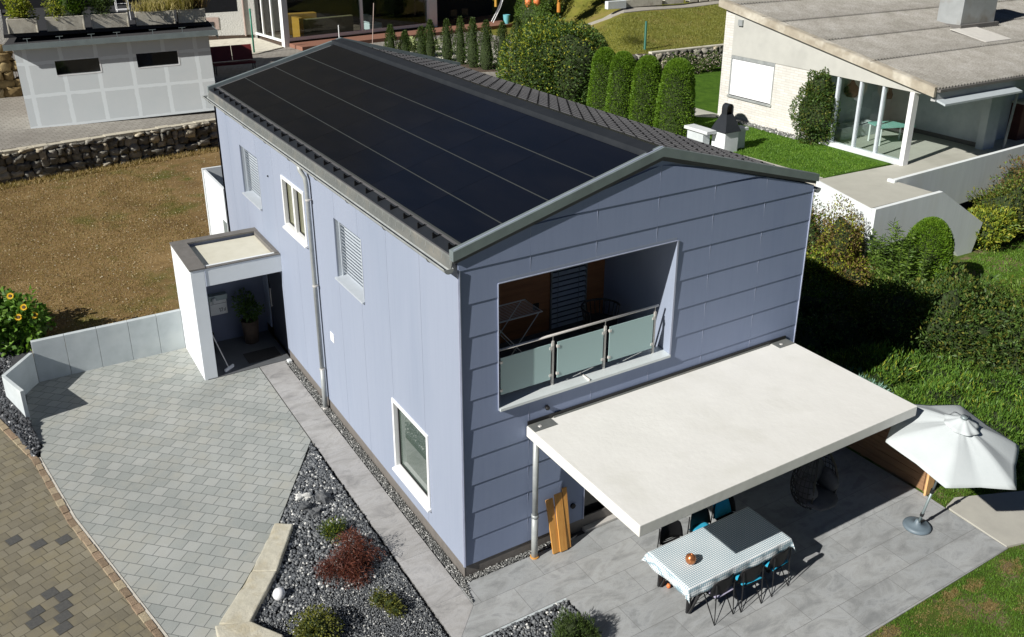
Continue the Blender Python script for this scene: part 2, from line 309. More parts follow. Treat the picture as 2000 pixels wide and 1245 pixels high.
# ---------------------------------------------------------------- mesh helpers
def empty(name, loc, label, cat, group=None, rz=0):
    o = bpy.data.objects.new(name, None); COL.objects.link(o); o.location = loc; o.rotation_euler = (0, 0, rz)
    o.empty_display_size = .2; o['label'] = label; o['category'] = cat
    if group: o['group'] = group
    return o
def tag(o, label=None, cat=None, group=None, kind=None):
    if label: o['label'] = label
    if cat: o['category'] = cat
    if group: o['group'] = group
    if kind: o['kind'] = kind
    return o
def wloc(o):
    v = Vector(o.location)
    while o.parent: o = o.parent; v += Vector(o.location)
    return v
class MB:
    def __init__(s): s.v = []; s.f = []; s.mi = []
    def add(s, vs, fs, mi=0):
        b = len(s.v); s.v += [tuple(x) for x in vs]; s.f += [tuple(i+b for i in f) for f in fs]; s.mi += [mi]*len(fs); return s
    def box(s, x0, x1, y0, y1, z0, z1, mi=0):
        if x0 > x1: x0, x1 = x1, x0
        if y0 > y1: y0, y1 = y1, y0
        return s.hexa([(x0,y0),(x1,y0),(x1,y1),(x0,y1)], z0, z1, mi)
    def hexa(s, poly, z0, z1, mi=0):
        """vertical prism; z0/z1 numbers or per-vertex lists; poly counter-clockwise"""
        n = len(poly); a = sum(poly[i][0]*poly[(i+1)%n][1]-poly[(i+1)%n][0]*poly[i][1] for i in range(n))
        z0 = [z0]*n if isinstance(z0, (int, float)) else list(z0); z1 = [z1]*n if isinstance(z1, (int, float)) else list(z1)
        if a < 0: poly = poly[::-1]; z0 = z0[::-1]; z1 = z1[::-1]
        vs = [(p[0], p[1], z) for p, z in zip(poly, z0)] + [(p[0], p[1], z) for p, z in zip(poly, z1)]
        fs = [tuple(range(n-1, -1, -1)), tuple(range(n, 2*n))] + [(i, (i+1) % n, n+(i+1) % n, n+i) for i in range(n)]
        return s.add(vs, fs, mi)
    def prof(s, pts, axis, a0, a1, mi=0):
        """extrude a closed profile along axis ('x': pts=(y,z); 'y': pts=(x,z))"""
        n = len(pts)
        if axis == 'x': vs = [(a0, p[0], p[1]) for p in pts] + [(a1, p[0], p[1]) for p in pts]
        else: vs = [(p[0], a0, p[1]) for p in pts] + [(p[0], a1, p[1]) for p in pts]
        fs = [tuple(range(n)), tuple(range(2*n-1, n-1, -1))] + [(i, n+i, n+(i+1) % n, (i+1) % n) for i in range(n)]
        return s.add(vs, fs, mi)
    def tube(s, pts, r, seg=8, mi=0, cap=True):
        pts = [Vector(p) for p in pts]; n = len(pts); rs = r if isinstance(r, (list, tuple)) else [r]*n
        vs = []; prev = None
        for i, p in enumerate(pts):
            d = (pts[min(i+1, n-1)]-pts[max(i-1, 0)]).normalized()
            a = d.cross(Vector((0, 0, 1)) if abs(d.z) < .9 else Vector((1, 0, 0))).normalized()
            if prev is not None:
                a2 = prev - d*prev.dot(d)
                if a2.length > 1e-4: a = a2.normalized()
            prev = a; b = d.cross(a)
            vs += [p+(a*math.cos(2*PI*k/seg)+b*math.sin(2*PI*k/seg))*rs[i] for k in range(seg)]
        fs = [(i*seg+k, i*seg+(k+1) % seg, (i+1)*seg+(k+1) % seg, (i+1)*seg+k) for i in range(n-1) for k in range(seg)]
        if cap: fs += [tuple(range(seg-1, -1, -1)), tuple((n-1)*seg+k for k in range(seg))]
        return s.add(vs, fs, mi)
    def bar(s, a, b, w, h, mi=0):
        """rectangular bar between two points, w horizontal, h the other way"""
        a = Vector(a); b = Vector(b); d = (b-a).normalized()
        sd_ = d.cross(Vector((0, 0, 1)) if abs(d.z) < .95 else Vector((0, 1, 0))).normalized(); up = sd_.cross(d)
        vs = [p+sd_*sx*w/2+up*sz*h/2 for p in (a, b) for sx, sz in ((-1,-1),(1,-1),(1,1),(-1,1))]
        return s.add(vs, [(0,3,2,1),(4,5,6,7),(0,1,5,4),(1,2,6,5),(2,3,7,6),(3,0,4,7)], mi)
    def lathe(s, c, prof, seg=20, mi=0):
        vs = []; fs = []
        for r, z in prof: vs += [(c[0]+r*math.cos(2*PI*k/seg), c[1]+r*math.sin(2*PI*k/seg), c[2]+z) for k in range(seg)]
        for i in range(len(prof)-1): fs += [(i*seg+k, i*seg+(k+1) % seg, (i+1)*seg+(k+1) % seg, (i+1)*seg+k) for k in range(seg)]
        return s.add(vs, fs, mi)
    def quad(s, a, b, c, d, mi=0): return s.add([a, b, c, d], [(0,1,2,3)], mi)
    def build(s, name, mats, parent=None, smooth=False, bevel=0, origin=None):
        me = bpy.data.meshes.new(name)
        o = bpy.data.objects.new(name, me); COL.objects.link(o)
        off = Vector((0, 0, 0))
        if parent: o.parent = parent; off = wloc(parent)
        else:
            mn = np.array(s.v); c = (mn.min(0)+mn.max(0))/2; off = Vector(origin) if origin else Vector((float(c[0]), float(c[1]), float(mn[:,2].min()))); o.location = off
        me.from_pydata([(x-off.x, y-off.y, z-off.z) for x, y, z in s.v], [], s.f)
        if not isinstance(mats, (list, tuple)): mats = [mats]
        for m in mats: me.materials.append(m)
        me.polygons.foreach_set('material_index', s.mi)
        if smooth: me.polygons.foreach_set('use_smooth', [True]*len(s.f))
        me.validate(); me.update()
        if bevel:
            b = o.modifiers.new('bevel', 'BEVEL'); b.width = bevel; b.segments = 2; b.limit_method = 'ANGLE'; b.angle_limit = R(40)
        return o
def fastmesh(name, V, F, mats, parent=None, mi=None, smooth=False, origin=None):
    """V (n,3), F (m,k) numpy"""
    me = bpy.data.meshes.new(name); o = bpy.data.objects.new(name, me); COL.objects.link(o)
    if parent: o.parent = parent; off = np.array(wloc(parent))
    else:
        off = np.array(origin) if origin is not None else np.array([V[:,0].mean(), V[:,1].mean(), V[:,2].min()]); o.location = tuple(float(x) for x in off)
    V = V-off; k = F.shape[1]; m = len(F)
    me.vertices.add(len(V)); me.vertices.foreach_set('co', V.astype(np.float32).ravel())
    me.loops.add(m*k); me.loops.foreach_set('vertex_index', F.astype(np.int32).ravel())
    me.polygons.add(m); me.polygons.foreach_set('loop_start', np.arange(0, m*k, k, dtype=np.int32)); me.polygons.foreach_set('loop_total', np.full(m, k, dtype=np.int32))
    if not isinstance(mats, (list, tuple)): mats = [mats]
    for mt in mats: me.materials.append(mt)
    if mi is not None: me.polygons.foreach_set('material_index', mi.astype(np.int32))
    if smooth: me.polygons.foreach_set('use_smooth', np.ones(m, dtype=bool))
    me.update(calc_edges=True); me.validate(); return o
def copy_tree(o, parent=None):
    c = o.copy(); COL.objects.link(c)
    if parent: c.parent = parent
    for ch in list(o.children): copy_tree(ch, c)
    return c
# --- leaves
def leaf_cards(P, Nn, l, wd, curl=.25, jitter=.6, up=0.0):
    """one folded 4-vertex leaf per point; Nn = preferred outward direction"""
    n = len(P); D = Nn + rng.normal(0, jitter, (n, 3)); D[:,2] += up; D /= np.linalg.norm(D, axis=1)[:,None]+1e-9
    A = np.cross(D, rng.normal(0, 1, (n, 3))); A /= np.linalg.norm(A, axis=1)[:,None]+1e-9
    B = np.cross(D, A)
    L = (l*rng.uniform(.6, 1.3, n))[:,None]; W_ = (wd*rng.uniform(.7, 1.25, n))[:,None]
    # the blade lies mostly across D for broad leaves, along D for up>0
    V = np.stack([P, P+D*L*.5+A*W_*.5+B*W_*curl, P+D*L, P+D*L*.5-A*W_*.5+B*W_*curl], 1).reshape(-1, 3)
    F = np.arange(4*n).reshape(n, 4); return V, F
def lump(U, seed, amp):
    r = np.random.default_rng(seed); o = np.zeros(len(U))
    for k in range(9):
        d = r.normal(0, 1, 3); d /= np.linalg.norm(d); fr = r.uniform(1.5, 5.5); o += np.sin(U@d*fr*1.6+r.uniform(0, 6.3))/ (1+.25*fr)
    return 1+amp*o
def crown_points(blobs, n, shell=.35, amp=.12, seed=1, zmin=None, flat=0):
    """points and outward normals inside lumpy ellipsoids (cx,cy,cz,rx,ry,rz)"""
    vol = np.array([b[3]*b[4]+b[4]*b[5]+b[3]*b[5] for b in blobs]); cnt = np.maximum(1, (n*vol/vol.sum()).astype(int)); P = []; Q = []
    for i, (b, c) in enumerate(zip(blobs, cnt)):
        U = rng.normal(0, 1, (c, 3)); U /= np.linalg.norm(U, axis=1)[:,None]
        rr_ = lump(U, seed*31+i, amp)*(1-shell*rng.random(c)**1.8)
        E = np.array(b[3:6]); p = U*rr_[:,None]*E+np.array(b[:3]); nn = U/E; nn /= np.linalg.norm(nn, axis=1)[:,None]
        P.append(p); Q.append(nn)
    P = np.concatenate(P); Q = np.concatenate(Q)
    if zmin is not None: k = P[:,2] > zmin; P = P[k]; Q = Q[k]
    return P, Q
def core(mb, b, s=.72, seed=0, mi=0, seg=14, rings=9, amp=.12):
    vs = []; 
    U = np.array([(math.sin(PI*i/rings)*math.cos(2*PI*k/seg), math.sin(PI*i/rings)*math.sin(2*PI*k/seg), math.cos(PI*i/rings)) for i in range(rings+1) for k in range(seg)])
    rr_ = lump(U, seed, amp)*s; V = U*rr_[:,None]*np.array(b[3:6])+np.array(b[:3])
    fs = [(i*seg+k, (i+1)*seg+k, (i+1)*seg+(k+1) % seg, i*seg+(k+1) % seg) for i in range(rings) for k in range(seg)]
    mb.add([tuple(x) for x in V], fs, mi)
m_core = pm('inner_twigs', (.035,.055,.012), (.02,.032,.008), 14, .95, bs=1, bscale=14, bd=.08)
m_corered = pm('inner_red_twigs', (.05,.02,.012), (.03,.012,.01), 8, .95)
def shrub(name, blobs, n, leaf, mat, label, cat, base, group=None, shell=.4, amp=.13, jitter=.7, up=0.0, seed=1, trunk=.06, cores=.78, extra=None, zmin=None, part='foliage', stemmat=None, curl=.25, coremat=None):
    root = empty(name, base, label, cat, group)
    P, Q = crown_points(blobs, n, shell, amp, seed, zmin)
    V, F = leaf_cards(P, Q, leaf[0], leaf[1], curl, jitter, up)
    mi = np.zeros(len(F), int); mats = [mat]
    if extra:   # (material, fraction or function of P)
        mats.append(extra[0]); sel = extra[1](P) if callable(extra[1]) else rng.random(len(P)) < extra[1]; mi[sel] = 1
    st = MB()
    if cores:
        cm = MB()
        for i, b in enumerate(blobs): core(cm, b, cores*.88, seed*31+i, 0, amp=amp)
        mats.append(coremat or m_core); F = np.concatenate([F, np.array(cm.f)+len(V)]); V = np.concatenate([V, np.array(cm.v)]); mi = np.concatenate([mi, np.full(len(cm.f), len(mats)-1)])
    fo = fastmesh(part, V, F, mats, root, mi)
    top = max(b[2] for b in blobs)
    st.tube([(base[0], base[1], base[2]-.15), (base[0]+.02, base[1], (base[2]+top)/2), (blobs[0][0], blobs[0][1], top)], [trunk, trunk*.75, trunk*.35], 7)
    r_ = random.Random(seed)
    for b in blobs:
        z0 = base[2]+(b[2]-base[2])*.35
        for q in range(3):
            a = r_.uniform(0, 6.28); k = .5
            st.tube([(base[0], base[1], z0), ((base[0]+b[0])/2+.1*math.cos(a), (base[1]+b[1])/2+.1*math.sin(a), (z0+b[2])/2), (b[0]+b[3]*k*math.cos(a), b[1]+b[4]*k*math.sin(a), b[2]+b[5]*k*r_.uniform(0,.8))], [trunk*.5, trunk*.35, trunk*.12], 5)
    st.build('trunk' if cat == 'tree' else 'stem', m_bark if stemmat is None else stemmat, root)
    return root
# ================================================================= GROUND
def slab(name, poly, z, depth, m, **k):
    mb = MB(); n = len(poly); zz = [z]*n if isinstance(z, (int, float)) else z
    mb.hexa(poly, [a-depth for a in zz], zz); o = mb.build(name, m, origin=(0, 0, 0)); tag(o, kind='structure', **k); return o
def grid(name, x0, x1, y0, y1, nx, ny, hf, m):
    X, Y = np.meshgrid(np.linspace(x0, x1, nx), np.linspace(y0, y1, ny)); Z = hf(X, Y)
    V = np.stack([X, Y, Z], 2).reshape(-1, 3); I_ = np.arange(nx*ny).reshape(ny, nx)
    F = np.stack([I_[:-1,:-1], I_[:-1,1:], I_[1:,1:], I_[1:,:-1]], 2).reshape(-1, 4)
    o = fastmesh(name, V, F, m, smooth=True, origin=(0, 0, 0)); tag(o, kind='structure'); return o
slab('ground', [(-900,-900),(900,-900),(900,900),(-900,900)], -1.8, .5, m_farfield)
def hills_h(X, Y):
    r = np.hypot(X, Y-10); k = np.clip((r-150)/420, 0, 1); back = np.clip((Y*.85+X*.35)/300+.35, 0, 1)
    return -2.5+k*k*(3-2*k)*(55+175*back)*(1+.16*np.sin(X*.013+1)*np.cos(Y*.011)+.08*np.sin(X*.05)*np.sin(Y*.043))
grid('hills', -850, 850, -850, 850, 90, 90, hills_h, m_forest)  # unseen hills added to darken the solar panels' reflection and the low sky
# street, kerb, parking, path, patio
slab('street', [(-60,-40),(-3.2,-40),(-3.25,-5.2),(-4.25,-1.2),(-4.66,1.25),(-5.49,5.05),(-5.72,6.6),(-5.86,7.5),(-6.4,9.55),(-8.5,15.2),(-60,40)], -.012, .3, m_oldpave)
# dark inlaid pavers follow the running bond of the street (rotated 20 degrees)
ca, sa = math.cos(R(20)), math.sin(R(20))
def cellpoly(col, row, w_=.225, h_=.225, g=.006, ox=0, oy=0):
    u0_ = (col+(.5 if row % 2 == 0 else 0))*w_+g; v0_ = row*h_+g; q = [(u0_, v0_), (u0_+w_-2*g, v0_), (u0_+w_-2*g, v0_+h_-2*g), (u0_, v0_+h_-2*g)]
    return [(a*ca-b*sa, a*sa+b*ca) for a, b in q]
def cellat(x, y):
    u = x*ca+y*sa; v_ = -x*sa+y*ca; row = math.floor(v_/.225); col = math.floor(u/.225-(.5 if row % 2 == 0 else 0)); return col, row
mb = MB()
seen = set()
for x, y in [(-6.43,4.88),(-6.03,4.71),(-5.63,4.52),(-6.06,3.2),(-5.86,3.03),(-6.12,2.93),(-5.7,2.77),(-6.18,2.6),(-5.72,2.52),(-5.97,2.36),(-5.77,2.24),(-6.3,1.2),(-6.0,.95)]:
    c, r_ = cellat(x, y)
    if (c, r_) in seen: continue
    seen.add((c, r_)); mb.hexa(cellpoly(c, r_), -.011, -.006)
o = mb.build('street_inlay', m_oldpave_dark); tag(o, kind='structure')
# mapping: brick rows use the same rotation
mb = MB(); kerb = [(-8.5,15.15),(-6.36,9.5),(-5.80,7.5),(-5.44,5.06),(-4.61,1.26),(-4.20,-1.15),(-3.25,-5.2)]
rnd = random.Random(3)
for (ax, ay), (bx_, by_) in zip(kerb, kerb[1:]):
    L_ = math.hypot(bx_-ax, by_-ay); n_ = max(1, int(L_/.24)); dx, dy = (bx_-ax)/L_, (by_-ay)/L_
    for i in range(n_):
        a = i*L_/n_+.006; b = (i+1)*L_/n_-.006; w1 = .058+rnd.uniform(-.008,.008); zt = .018+rnd.uniform(-.006,.006)
        mb.hexa([(ax+dx*a-dy*w1, ay+dy*a+dx*w1), (ax+dx*a+dy*w1, ay+dy*a-dx*w1), (ax+dx*b+dy*w1, ay+dy*b-dx*w1), (ax+dx*b-dy*w1, ay+dy*b+dx*w1)], -.2, zt)
o = mb.build('kerb', stonemat('kerb_sett', [(0,(.20,.15,.10)),(.5,(.30,.22,.15)),(1,(.36,.31,.21))], 25), bevel=.006); tag(o, kind='structure')
mb = MB()
for (ax, ay), (bx_, by_) in zip(kerb[2:], kerb[3:]):
    L_ = math.hypot(bx_-ax, by_-ay); dx, dy = (bx_-ax)/L_, (by_-ay)/L_
    mb.hexa([(ax-dy*.062, ay+dx*.062), (ax-dy*.10, ay+dx*.10), (bx_-dy*.10, by_+dx*.10), (bx_-dy*.062, by_+dx*.062)], -.2, .008)
    mb.hexa([(ax-dy*.0, ay+dx*.0), (ax-dy*.16, ay+dx*.16), (bx_-dy*.16, by_+dx*.16), (bx_-dy*.0, by_+dx*.0)], -.21, -.004)
o = mb.build('kerb_mortar', pm('pale_mortar', (.60,.57,.50), (.45,.42,.36), 20, .9)); tag(o, kind='structure')
slab('parking_paving', [(-5.44,10.9),(-5.72,10.4),(-5.8,9.1),(-5.66,8.0),(-5.70,7.45),(-5.34,5.05),(-4.51,1.25),(-4.1,-1.2),(-3.15,-5.2),(-3.6,.1),(-3.79,1.05),(-2.24,2.95),(-.80,5.26),(-.80,8.93),(-2.0,8.93),(-2.0,10.9)], 0, .3, m_newpave)
slab('path', [(-.78,-1.24),(-.17,-.62),(-.17,8.85),(-.06,8.93),(-.78,8.93)], .004, .3, m_pathtiles)
slab('porch_floor', [(-2.0,8.94),(0.0,8.94),(0.0,11.0),(-2.0,11.0)], .01, .3, pm('dark_porch_tiles', (.10,.105,.11), (.08,.085,.09), 3, .6))
slab('patio', [(-.80,-1.245),(-.17,-.615),(-.17,-.12),(8.62,-.12),(8.62,-2.56),(8.52,-4.30),(1.2,-4.36),(1.2,-1.25)], 0, .3, m_tiles)
slab('path_south', [(-.775,-1.292),(-.40,-1.292),(-.83,-2.4),(-.93,-5),(-.95,-9),(-1.2,-9),(-.905,-3.5)], .001, .3, m_tiles)
slab('yard_base', [(-3.3,-12),(1.3,-12),(1.3,0),(-.8,0),(-3.4,-3)], -.045, .2, m_bedsoil)
slab('patio_edge', [(-.80,-1.25),(1.2,-1.25),(1.2,-1.29),(-.77,-1.29)], -.002, .3, m_conc_wall)
slab('gravel_bed', [(-.81,5.2),(-2.22,2.93),(-3.75,1.1),(-3.5,-3.5),(-.90,-3.5),(-.80,-1.2)], -.03, .25, m_bedsoil)
slab('gravel_bed_front', [(-.36,-1.3),(1.18,-1.3),(1.18,-5),(-.9,-5),(-.8,-2.4)], -.03, .25, m_bedsoil)
slab('gravel_strip', [(-.165,-.615),(-.02,-.14),(8.0,-.11),(8.0,.05),(0,.05),(0,8.93),(-.165,8.84)], -.02, .25, m_bedsoil)
slab('gravel_slope', [(-5.75,9.0),(-5.62,7.95),(-5.8,7.5),(-6.36,9.62),(-8.4,15.1),(-5.6,13.6),(-5.40,11.0),(-6.05,10.05)], [.0,.0,0,.0,.1,.62,.6,.35], .5, m_bedsoil)
# east garden, sloping gently down away from the house
def hE(X, Y):
    k = np.clip((X-8.9)/8.5, 0, 1); b = np.where(X > 18, np.sin(X*.9)*.05, 0)
    return -.02-1.12*k*k*(3-2*k)+.02*np.sin(X*1.7+Y)*np.cos(Y*1.3)*np.clip(X-9.2, 0, 1)+b
grid('garden_lawn', 7.46, 62, -30, 16, 110, 90, hE, m_lawn2)
slab('front_lawn', [(1.2,-4.375),(8.52,-4.315),(8.75,-4.36),(12,-5.3),(14,-9),(12,-14),(1.2,-14)], .01, .4, m_lawn2)
slab('garden_path', [(8.63,-3.03),(9.0,-2.95),(10.6,-3.6),(14,-4.6),(17,-6),(16,-8),(13,-6.4),(10,-4.7),(8.78,-4.34),(8.53,-4.27)], [.02,.02,.0,-.35,-.8,-.7,-.3,0,.02,.02], .4, pm('pale_path_concrete', (.42,.41,.36), (.37,.36,.32), 3, .85, bs=.2, bscale=50))
# north-west lawn and upper levels
zdl = lambda X, Y: .63+.025*(Y-11)
_p = [(-5.42,11.06),(16.5,11.06),(16.5,28.4),(2.8,26.9),(-5.2,25.9),(-40,21),(-40,17),(-8.4,15.2),(-5.5,13.7)]
slab('dry_lawn', _p, [zdl(*q) for q in _p], 1.2, m_brown)
slab('upper_yard', [(-40,24.9),(-5.2,25.75),(2.8,26.85),(16.5,28.5),(24.5,31),(26,60),(-40,60)], 2.1, 2.2, m_uppave)
slab('neighbour_lawn', [(19.06,9.4),(18.75,12.8),(17.3,15.4),(16.6,28.0),(27.6,28.0),(60,28.6),(60,9.4)], 1.49, 2.5, m_lawn)
slab('neighbour_path', [(19.9,21.2),(20.9,19.9),(23.1,17.9),(23.3,18.6),(23.3,20.4),(21.6,21.0)], 1.51, .1, m_conc_floor)
slab('lawn_edge_path', [(19.05,9.35),(19.4,9.35),(19.15,12.9),(18.2,15.3),(17.3,16.5),(17.0,15.6),(17.6,15.0),(18.72,12.8)], 1.53, 1.2, pm('pale_kerb_concrete', (.50,.48,.42), (.42,.40,.35), 3, .85, bs=.2))
def meadow_h(X, Y): return 2.08+np.clip((X-24.7-np.clip((Y-29)*.42, 0, 5))/(2.2+np.clip(Y-31, 0, 8)*.25), 0, 1)*(.54+np.clip((Y-28)/11, 0, 3)*1.35+.06*np.sin(X*.8)*np.sin(Y*.7))
grid('meadow', 24.6, 80, 27.95, 62, 80, 60, meadow_h, m_meadow)
V = []; F = []; _k = 40
for i in range(_k+1):
    x = 30.2+i*.75; y = 36.4+.045*(x-30)+(1.6*max(0, (31.5-x)/1.3)**2 if x < 31.5 else 0)
    for dy_, dz_ in ((0,-.3),(0,.05),(1.0,.05),(1.0,-.3)): V.append((x, y+dy_, float(meadow_h(np.array(x), np.array(y+dy_)))+dz_))
for i in range(_k):
    for q in range(3): F.append((i*4+q, (i+1)*4+q, (i+1)*4+q+1, i*4+q+1))
tag(MB().add(V, F).build('meadow_footpath', pm('gravelly_path', (.34,.32,.28), (.28,.26,.22), 4, .95, bs=.3), origin=(0,0,0)), kind='structure')
# ================================================================= GRAVEL (real stones)
PHI = (1+5**.5)/2
ICO_V = np.array([(-1,PHI,0),(1,PHI,0),(-1,-PHI,0),(1,-PHI,0),(0,-1,PHI),(0,1,PHI),(0,-1,-PHI),(0,1,-PHI),(PHI,0,-1),(PHI,0,1),(-PHI,0,-1),(-PHI,0,1)])/math.sqrt(1+PHI*PHI)
ICO_F = np.array([(0,11,5),(0,5,1),(0,1,7),(0,7,10),(0,10,11),(1,5,9),(5,11,4),(11,10,2),(10,7,6),(7,1,8),(3,9,4),(3,4,2),(3,2,6),(3,6,8),(3,8,9),(4,9,5),(2,4,11),(6,2,10),(8,6,7),(9,8,1)])
def inpoly(X, Y, poly):
    c = np.zeros(len(X), bool); n = len(poly); j = n-1
    for i in range(n):
        xi, yi = poly[i]; xj, yj = poly[j]
        with np.errstate(divide='ignore', invalid='ignore'):
            c ^= ((yi > Y) != (yj > Y)) & (X < (xj-xi)*(Y-yi)/((yj-yi) if yj != yi else 1e-9)+xi)
        j = i
    return c
def stones(P, sz):
    n = len(P); V = ICO_V[None]*(1+rng.uniform(-.28, .28, (n, 12, 1))); ax = rng.uniform(.6, 1.25, (n, 1, 3)); V = V*ax
    a = rng.normal(0, 1, (n, 4)); a /= np.linalg.norm(a, axis=1)[:,None]; w_, x, y, z = a.T
    Rm = np.stack([1-2*(y*y+z*z), 2*(x*y-z*w_), 2*(x*z+y*w_), 2*(x*y+z*w_), 1-2*(x*x+z*z), 2*(y*z-x*w_), 2*(x*z-y*w_), 2*(y*z+x*w_), 1-2*(x*x+y*y)], 1).reshape(n, 3, 3)
    V = np.einsum('nij,nkj->nki', Rm, V)*sz[:,None,None]+P[:,None]
    F = ICO_F[None]+12*np.arange(n)[:,None,None]; return V.reshape(-1, 3), F.reshape(-1, 3)
def gravel(name, poly, dens, smin, smax, m, z=-.01, label=None, keep=None, szf=None):
    xs = [p[0] for p in poly]; ys = [p[1] for p in poly]; A = (max(xs)-min(xs))*(max(ys)-min(ys)); n = int(A*dens)
    X = rng.uniform(min(xs), max(xs), n); Y = rng.uniform(min(ys), max(ys), n); k = inpoly(X, Y, poly)
    if keep is not None: k &= keep(X, Y)
    X = X[k]; Y = Y[k]; s_ = rng.uniform(smin, smax, len(X)); 
    if szf is not None: s_ = s_*szf(X, Y)
    zz = z(X, Y) if callable(z) else np.full(len(X), z)
    P = np.stack([X, Y, zz+s_*.35+rng.uniform(0, .02, len(X))], 1); V, F = stones(P, s_)
    o = fastmesh(name, V, F, m, origin=(0, 0, 0)); tag(o, label=label, cat='gravel', kind='stuff'); return o
bed1 = [(-.84,5.1),(-2.2,2.93),(-2.06,2.62),(-2.5,1.95),(-3.4,.80),(-3.2,.3),(-3.0,-1.9),(-.87,-1.9),(-.84,-1.2)]
split = lambda X, Y: (Y > .75+.25*X*0)
gravel('coarse_gravel', bed1, 1250, .015, .036, m_gravel, 0, 'coarse dark and white gravel filling the upper part of the triangular bed', keep=lambda X, Y: Y > .78+.12*np.sin(X*5))
gravel('fine_gravel', bed1, 3400, .008, .018, m_gravel, 0, 'finer dark gravel in the lower part of the triangular bed', keep=lambda X, Y: (Y <= .85+.12*np.sin(X*5)) & (Y > -1.2))
gravel('front_gravel', [(-.34,-1.32),(1.16,-1.32),(1.16,-2.9),(-.9,-2.9),(-.76,-2.4)], 1300, .014, .034, m_gravel, 0, 'dark gravel in the bed at the front edge of the patio')
gravel('wall_gravel', [(-.155,-.58),(-.02,-.13),(1.9,-.11),(1.9,.0),(0.0,.0),(0,8.85),(-.155,8.8)], 4200, .007, .015, m_gravelmix, .0, 'narrow mixed gravel strip at the foot of the blue house')
gravel('slope_gravel', [(-5.78,9.1),(-5.66,7.95),(-5.8,7.55),(-6.30,9.5),(-7.5,12.7),(-5.9,12.7),(-5.45,10.98),(-6.05,10.05)], 900, .02, .045, m_graveldark, lambda X, Y: np.clip((Y-8)/5.2*.62, 0, .7)*np.clip((X+7.6)/1.6, .25, 1), 'black gravel outside the low concrete wall at the street')
# ================================================================= THE BLUE HOUSE
W, L = 7.44, 13.85
ZE, XR, ZR, XL, ZL = 5.83, 3.72, 6.83, -.085, 5.83   # eave top, ridge, slopes
kL = (ZR-ZE)/(XR-XL); XRt = 7.48; ZRt = 5.815; kR = (ZR-ZRt)/(XRt-XR)
house = empty('blue_house', (0, 0, 0), 'blue-grey two-storey house with black solar roof, recessed balcony and patio canopy', 'house')
# gable wall with lapped boards: one tapered course per board, joints every 1.24 m
zs = [.25, .755, 1.275, 1.808, 2.33, 2.85, 3.377, 3.925, 4.47, 5.02, 5.58, 6.10, 6.62]
OX0, OX1, OZ0, OZ1 = .67, 4.18, 3.09, 5.24
DX0, DX1, DZ1 = 2.42, 6.9, 2.2   # patio doors under the canopy
def rooftop(x): return (ZE+kL*(x-XL) if x < XR else ZR-kR*(x-XR))-.13
mb = MB()
def clipcourse(xa, xb, z0, z1):
    """board pieces of one course, cut by openings and by the roof slope"""
    segs = [(xa, xb)]
    def cut(o0, o1):
        out = []
        for a, b in segs:
            if b <= o0 or a >= o1: out.append((a, b)); continue
            if a < o0: out.append((a, o0))
            if b > o1: out.append((o1, b))
        return out
    return segs, cut
for i in range(len(zs)):
    z0 = zs[i]; z1 = zs[i+1] if i+1 < len(zs) else 6.95
    for j in range(6):
        xa, xb = j*1.24+(.0 if j == 0 else .0015), min((j+1)*1.24-.0015, W)
        cells = [(xa, xb, z0, z1)]
        for (o0, o1, p0, p1) in ((OX0, OX1, OZ0, OZ1), (DX0, DX1, -1, DZ1)):
            nc = []
            for a, b, c, d in cells:
                if b <= o0 or a >= o1 or d <= p0 or c >= p1: nc.append((a, b, c, d)); continue
                if a < o0: nc.append((a, o0, c, d))
                if b > o1: nc.append((o1, b, c, d))
                m0, m1 = max(a, o0), min(b, o1)
                if c < p0: nc.append((m0, m1, c, p0))
                if d > p1: nc.append((m0, m1, p1, d))
            cells = nc
        for a, b, c, d in cells:
            xsn = sorted(set([a, b]+([XR] if a < XR < b else [])))
            for a_, b_ in zip(xsn, xsn[1:]):
                da, db = min(d, rooftop(a_)), min(d, rooftop(b_))
                if da <= c and db <= c: continue
                if da < c or db < c:      # triangle remnant
                    t_ = (c-da)/(db-da) if db != da else 0; xc = a_+(b_-a_)*t_
                    if da < c: a_ = xc; da = c
                    else: b_ = xc; db = c
                y0 = -.022 + .011*(c-z0)/max(z1-z0, .01)
                ya = -.022+.011*(da-z0)/max(z1-z0,.01); yb = -.022+.011*(db-z0)/max(z1-z0,.01)
                vs = [(a_, y0, c), (b_, y0, c), (b_, yb, db), (a_, ya, da), (a_, .01, c), (b_, .01, c), (b_, .01, db), (a_, .01, da)]
                mb.add(vs, [(0,1,2,3),(4,7,6,5),(0,4,5,1),(1,5,6,2),(2,6,7,3),(3,7,4,0)])
mb.build('gable_wall', m_blue_gable_shaded, house)
mb = MB()
for j in range(1, 6):
    x = j*1.24; rngs = [(.25, rooftop(x)-.02)]
    if OX0 < x < OX1: rngs = [(.25, OZ0-.05), (OZ1+.01, rooftop(x)-.02)]
    for (c, d) in rngs:
        if DX0 < x < DX1 and c < DZ1: c = DZ1+.005
        MB().box(x-.0022, x+.0022, -.0165, -.004, c, d).build('joint_strip', m_trimlight, house)
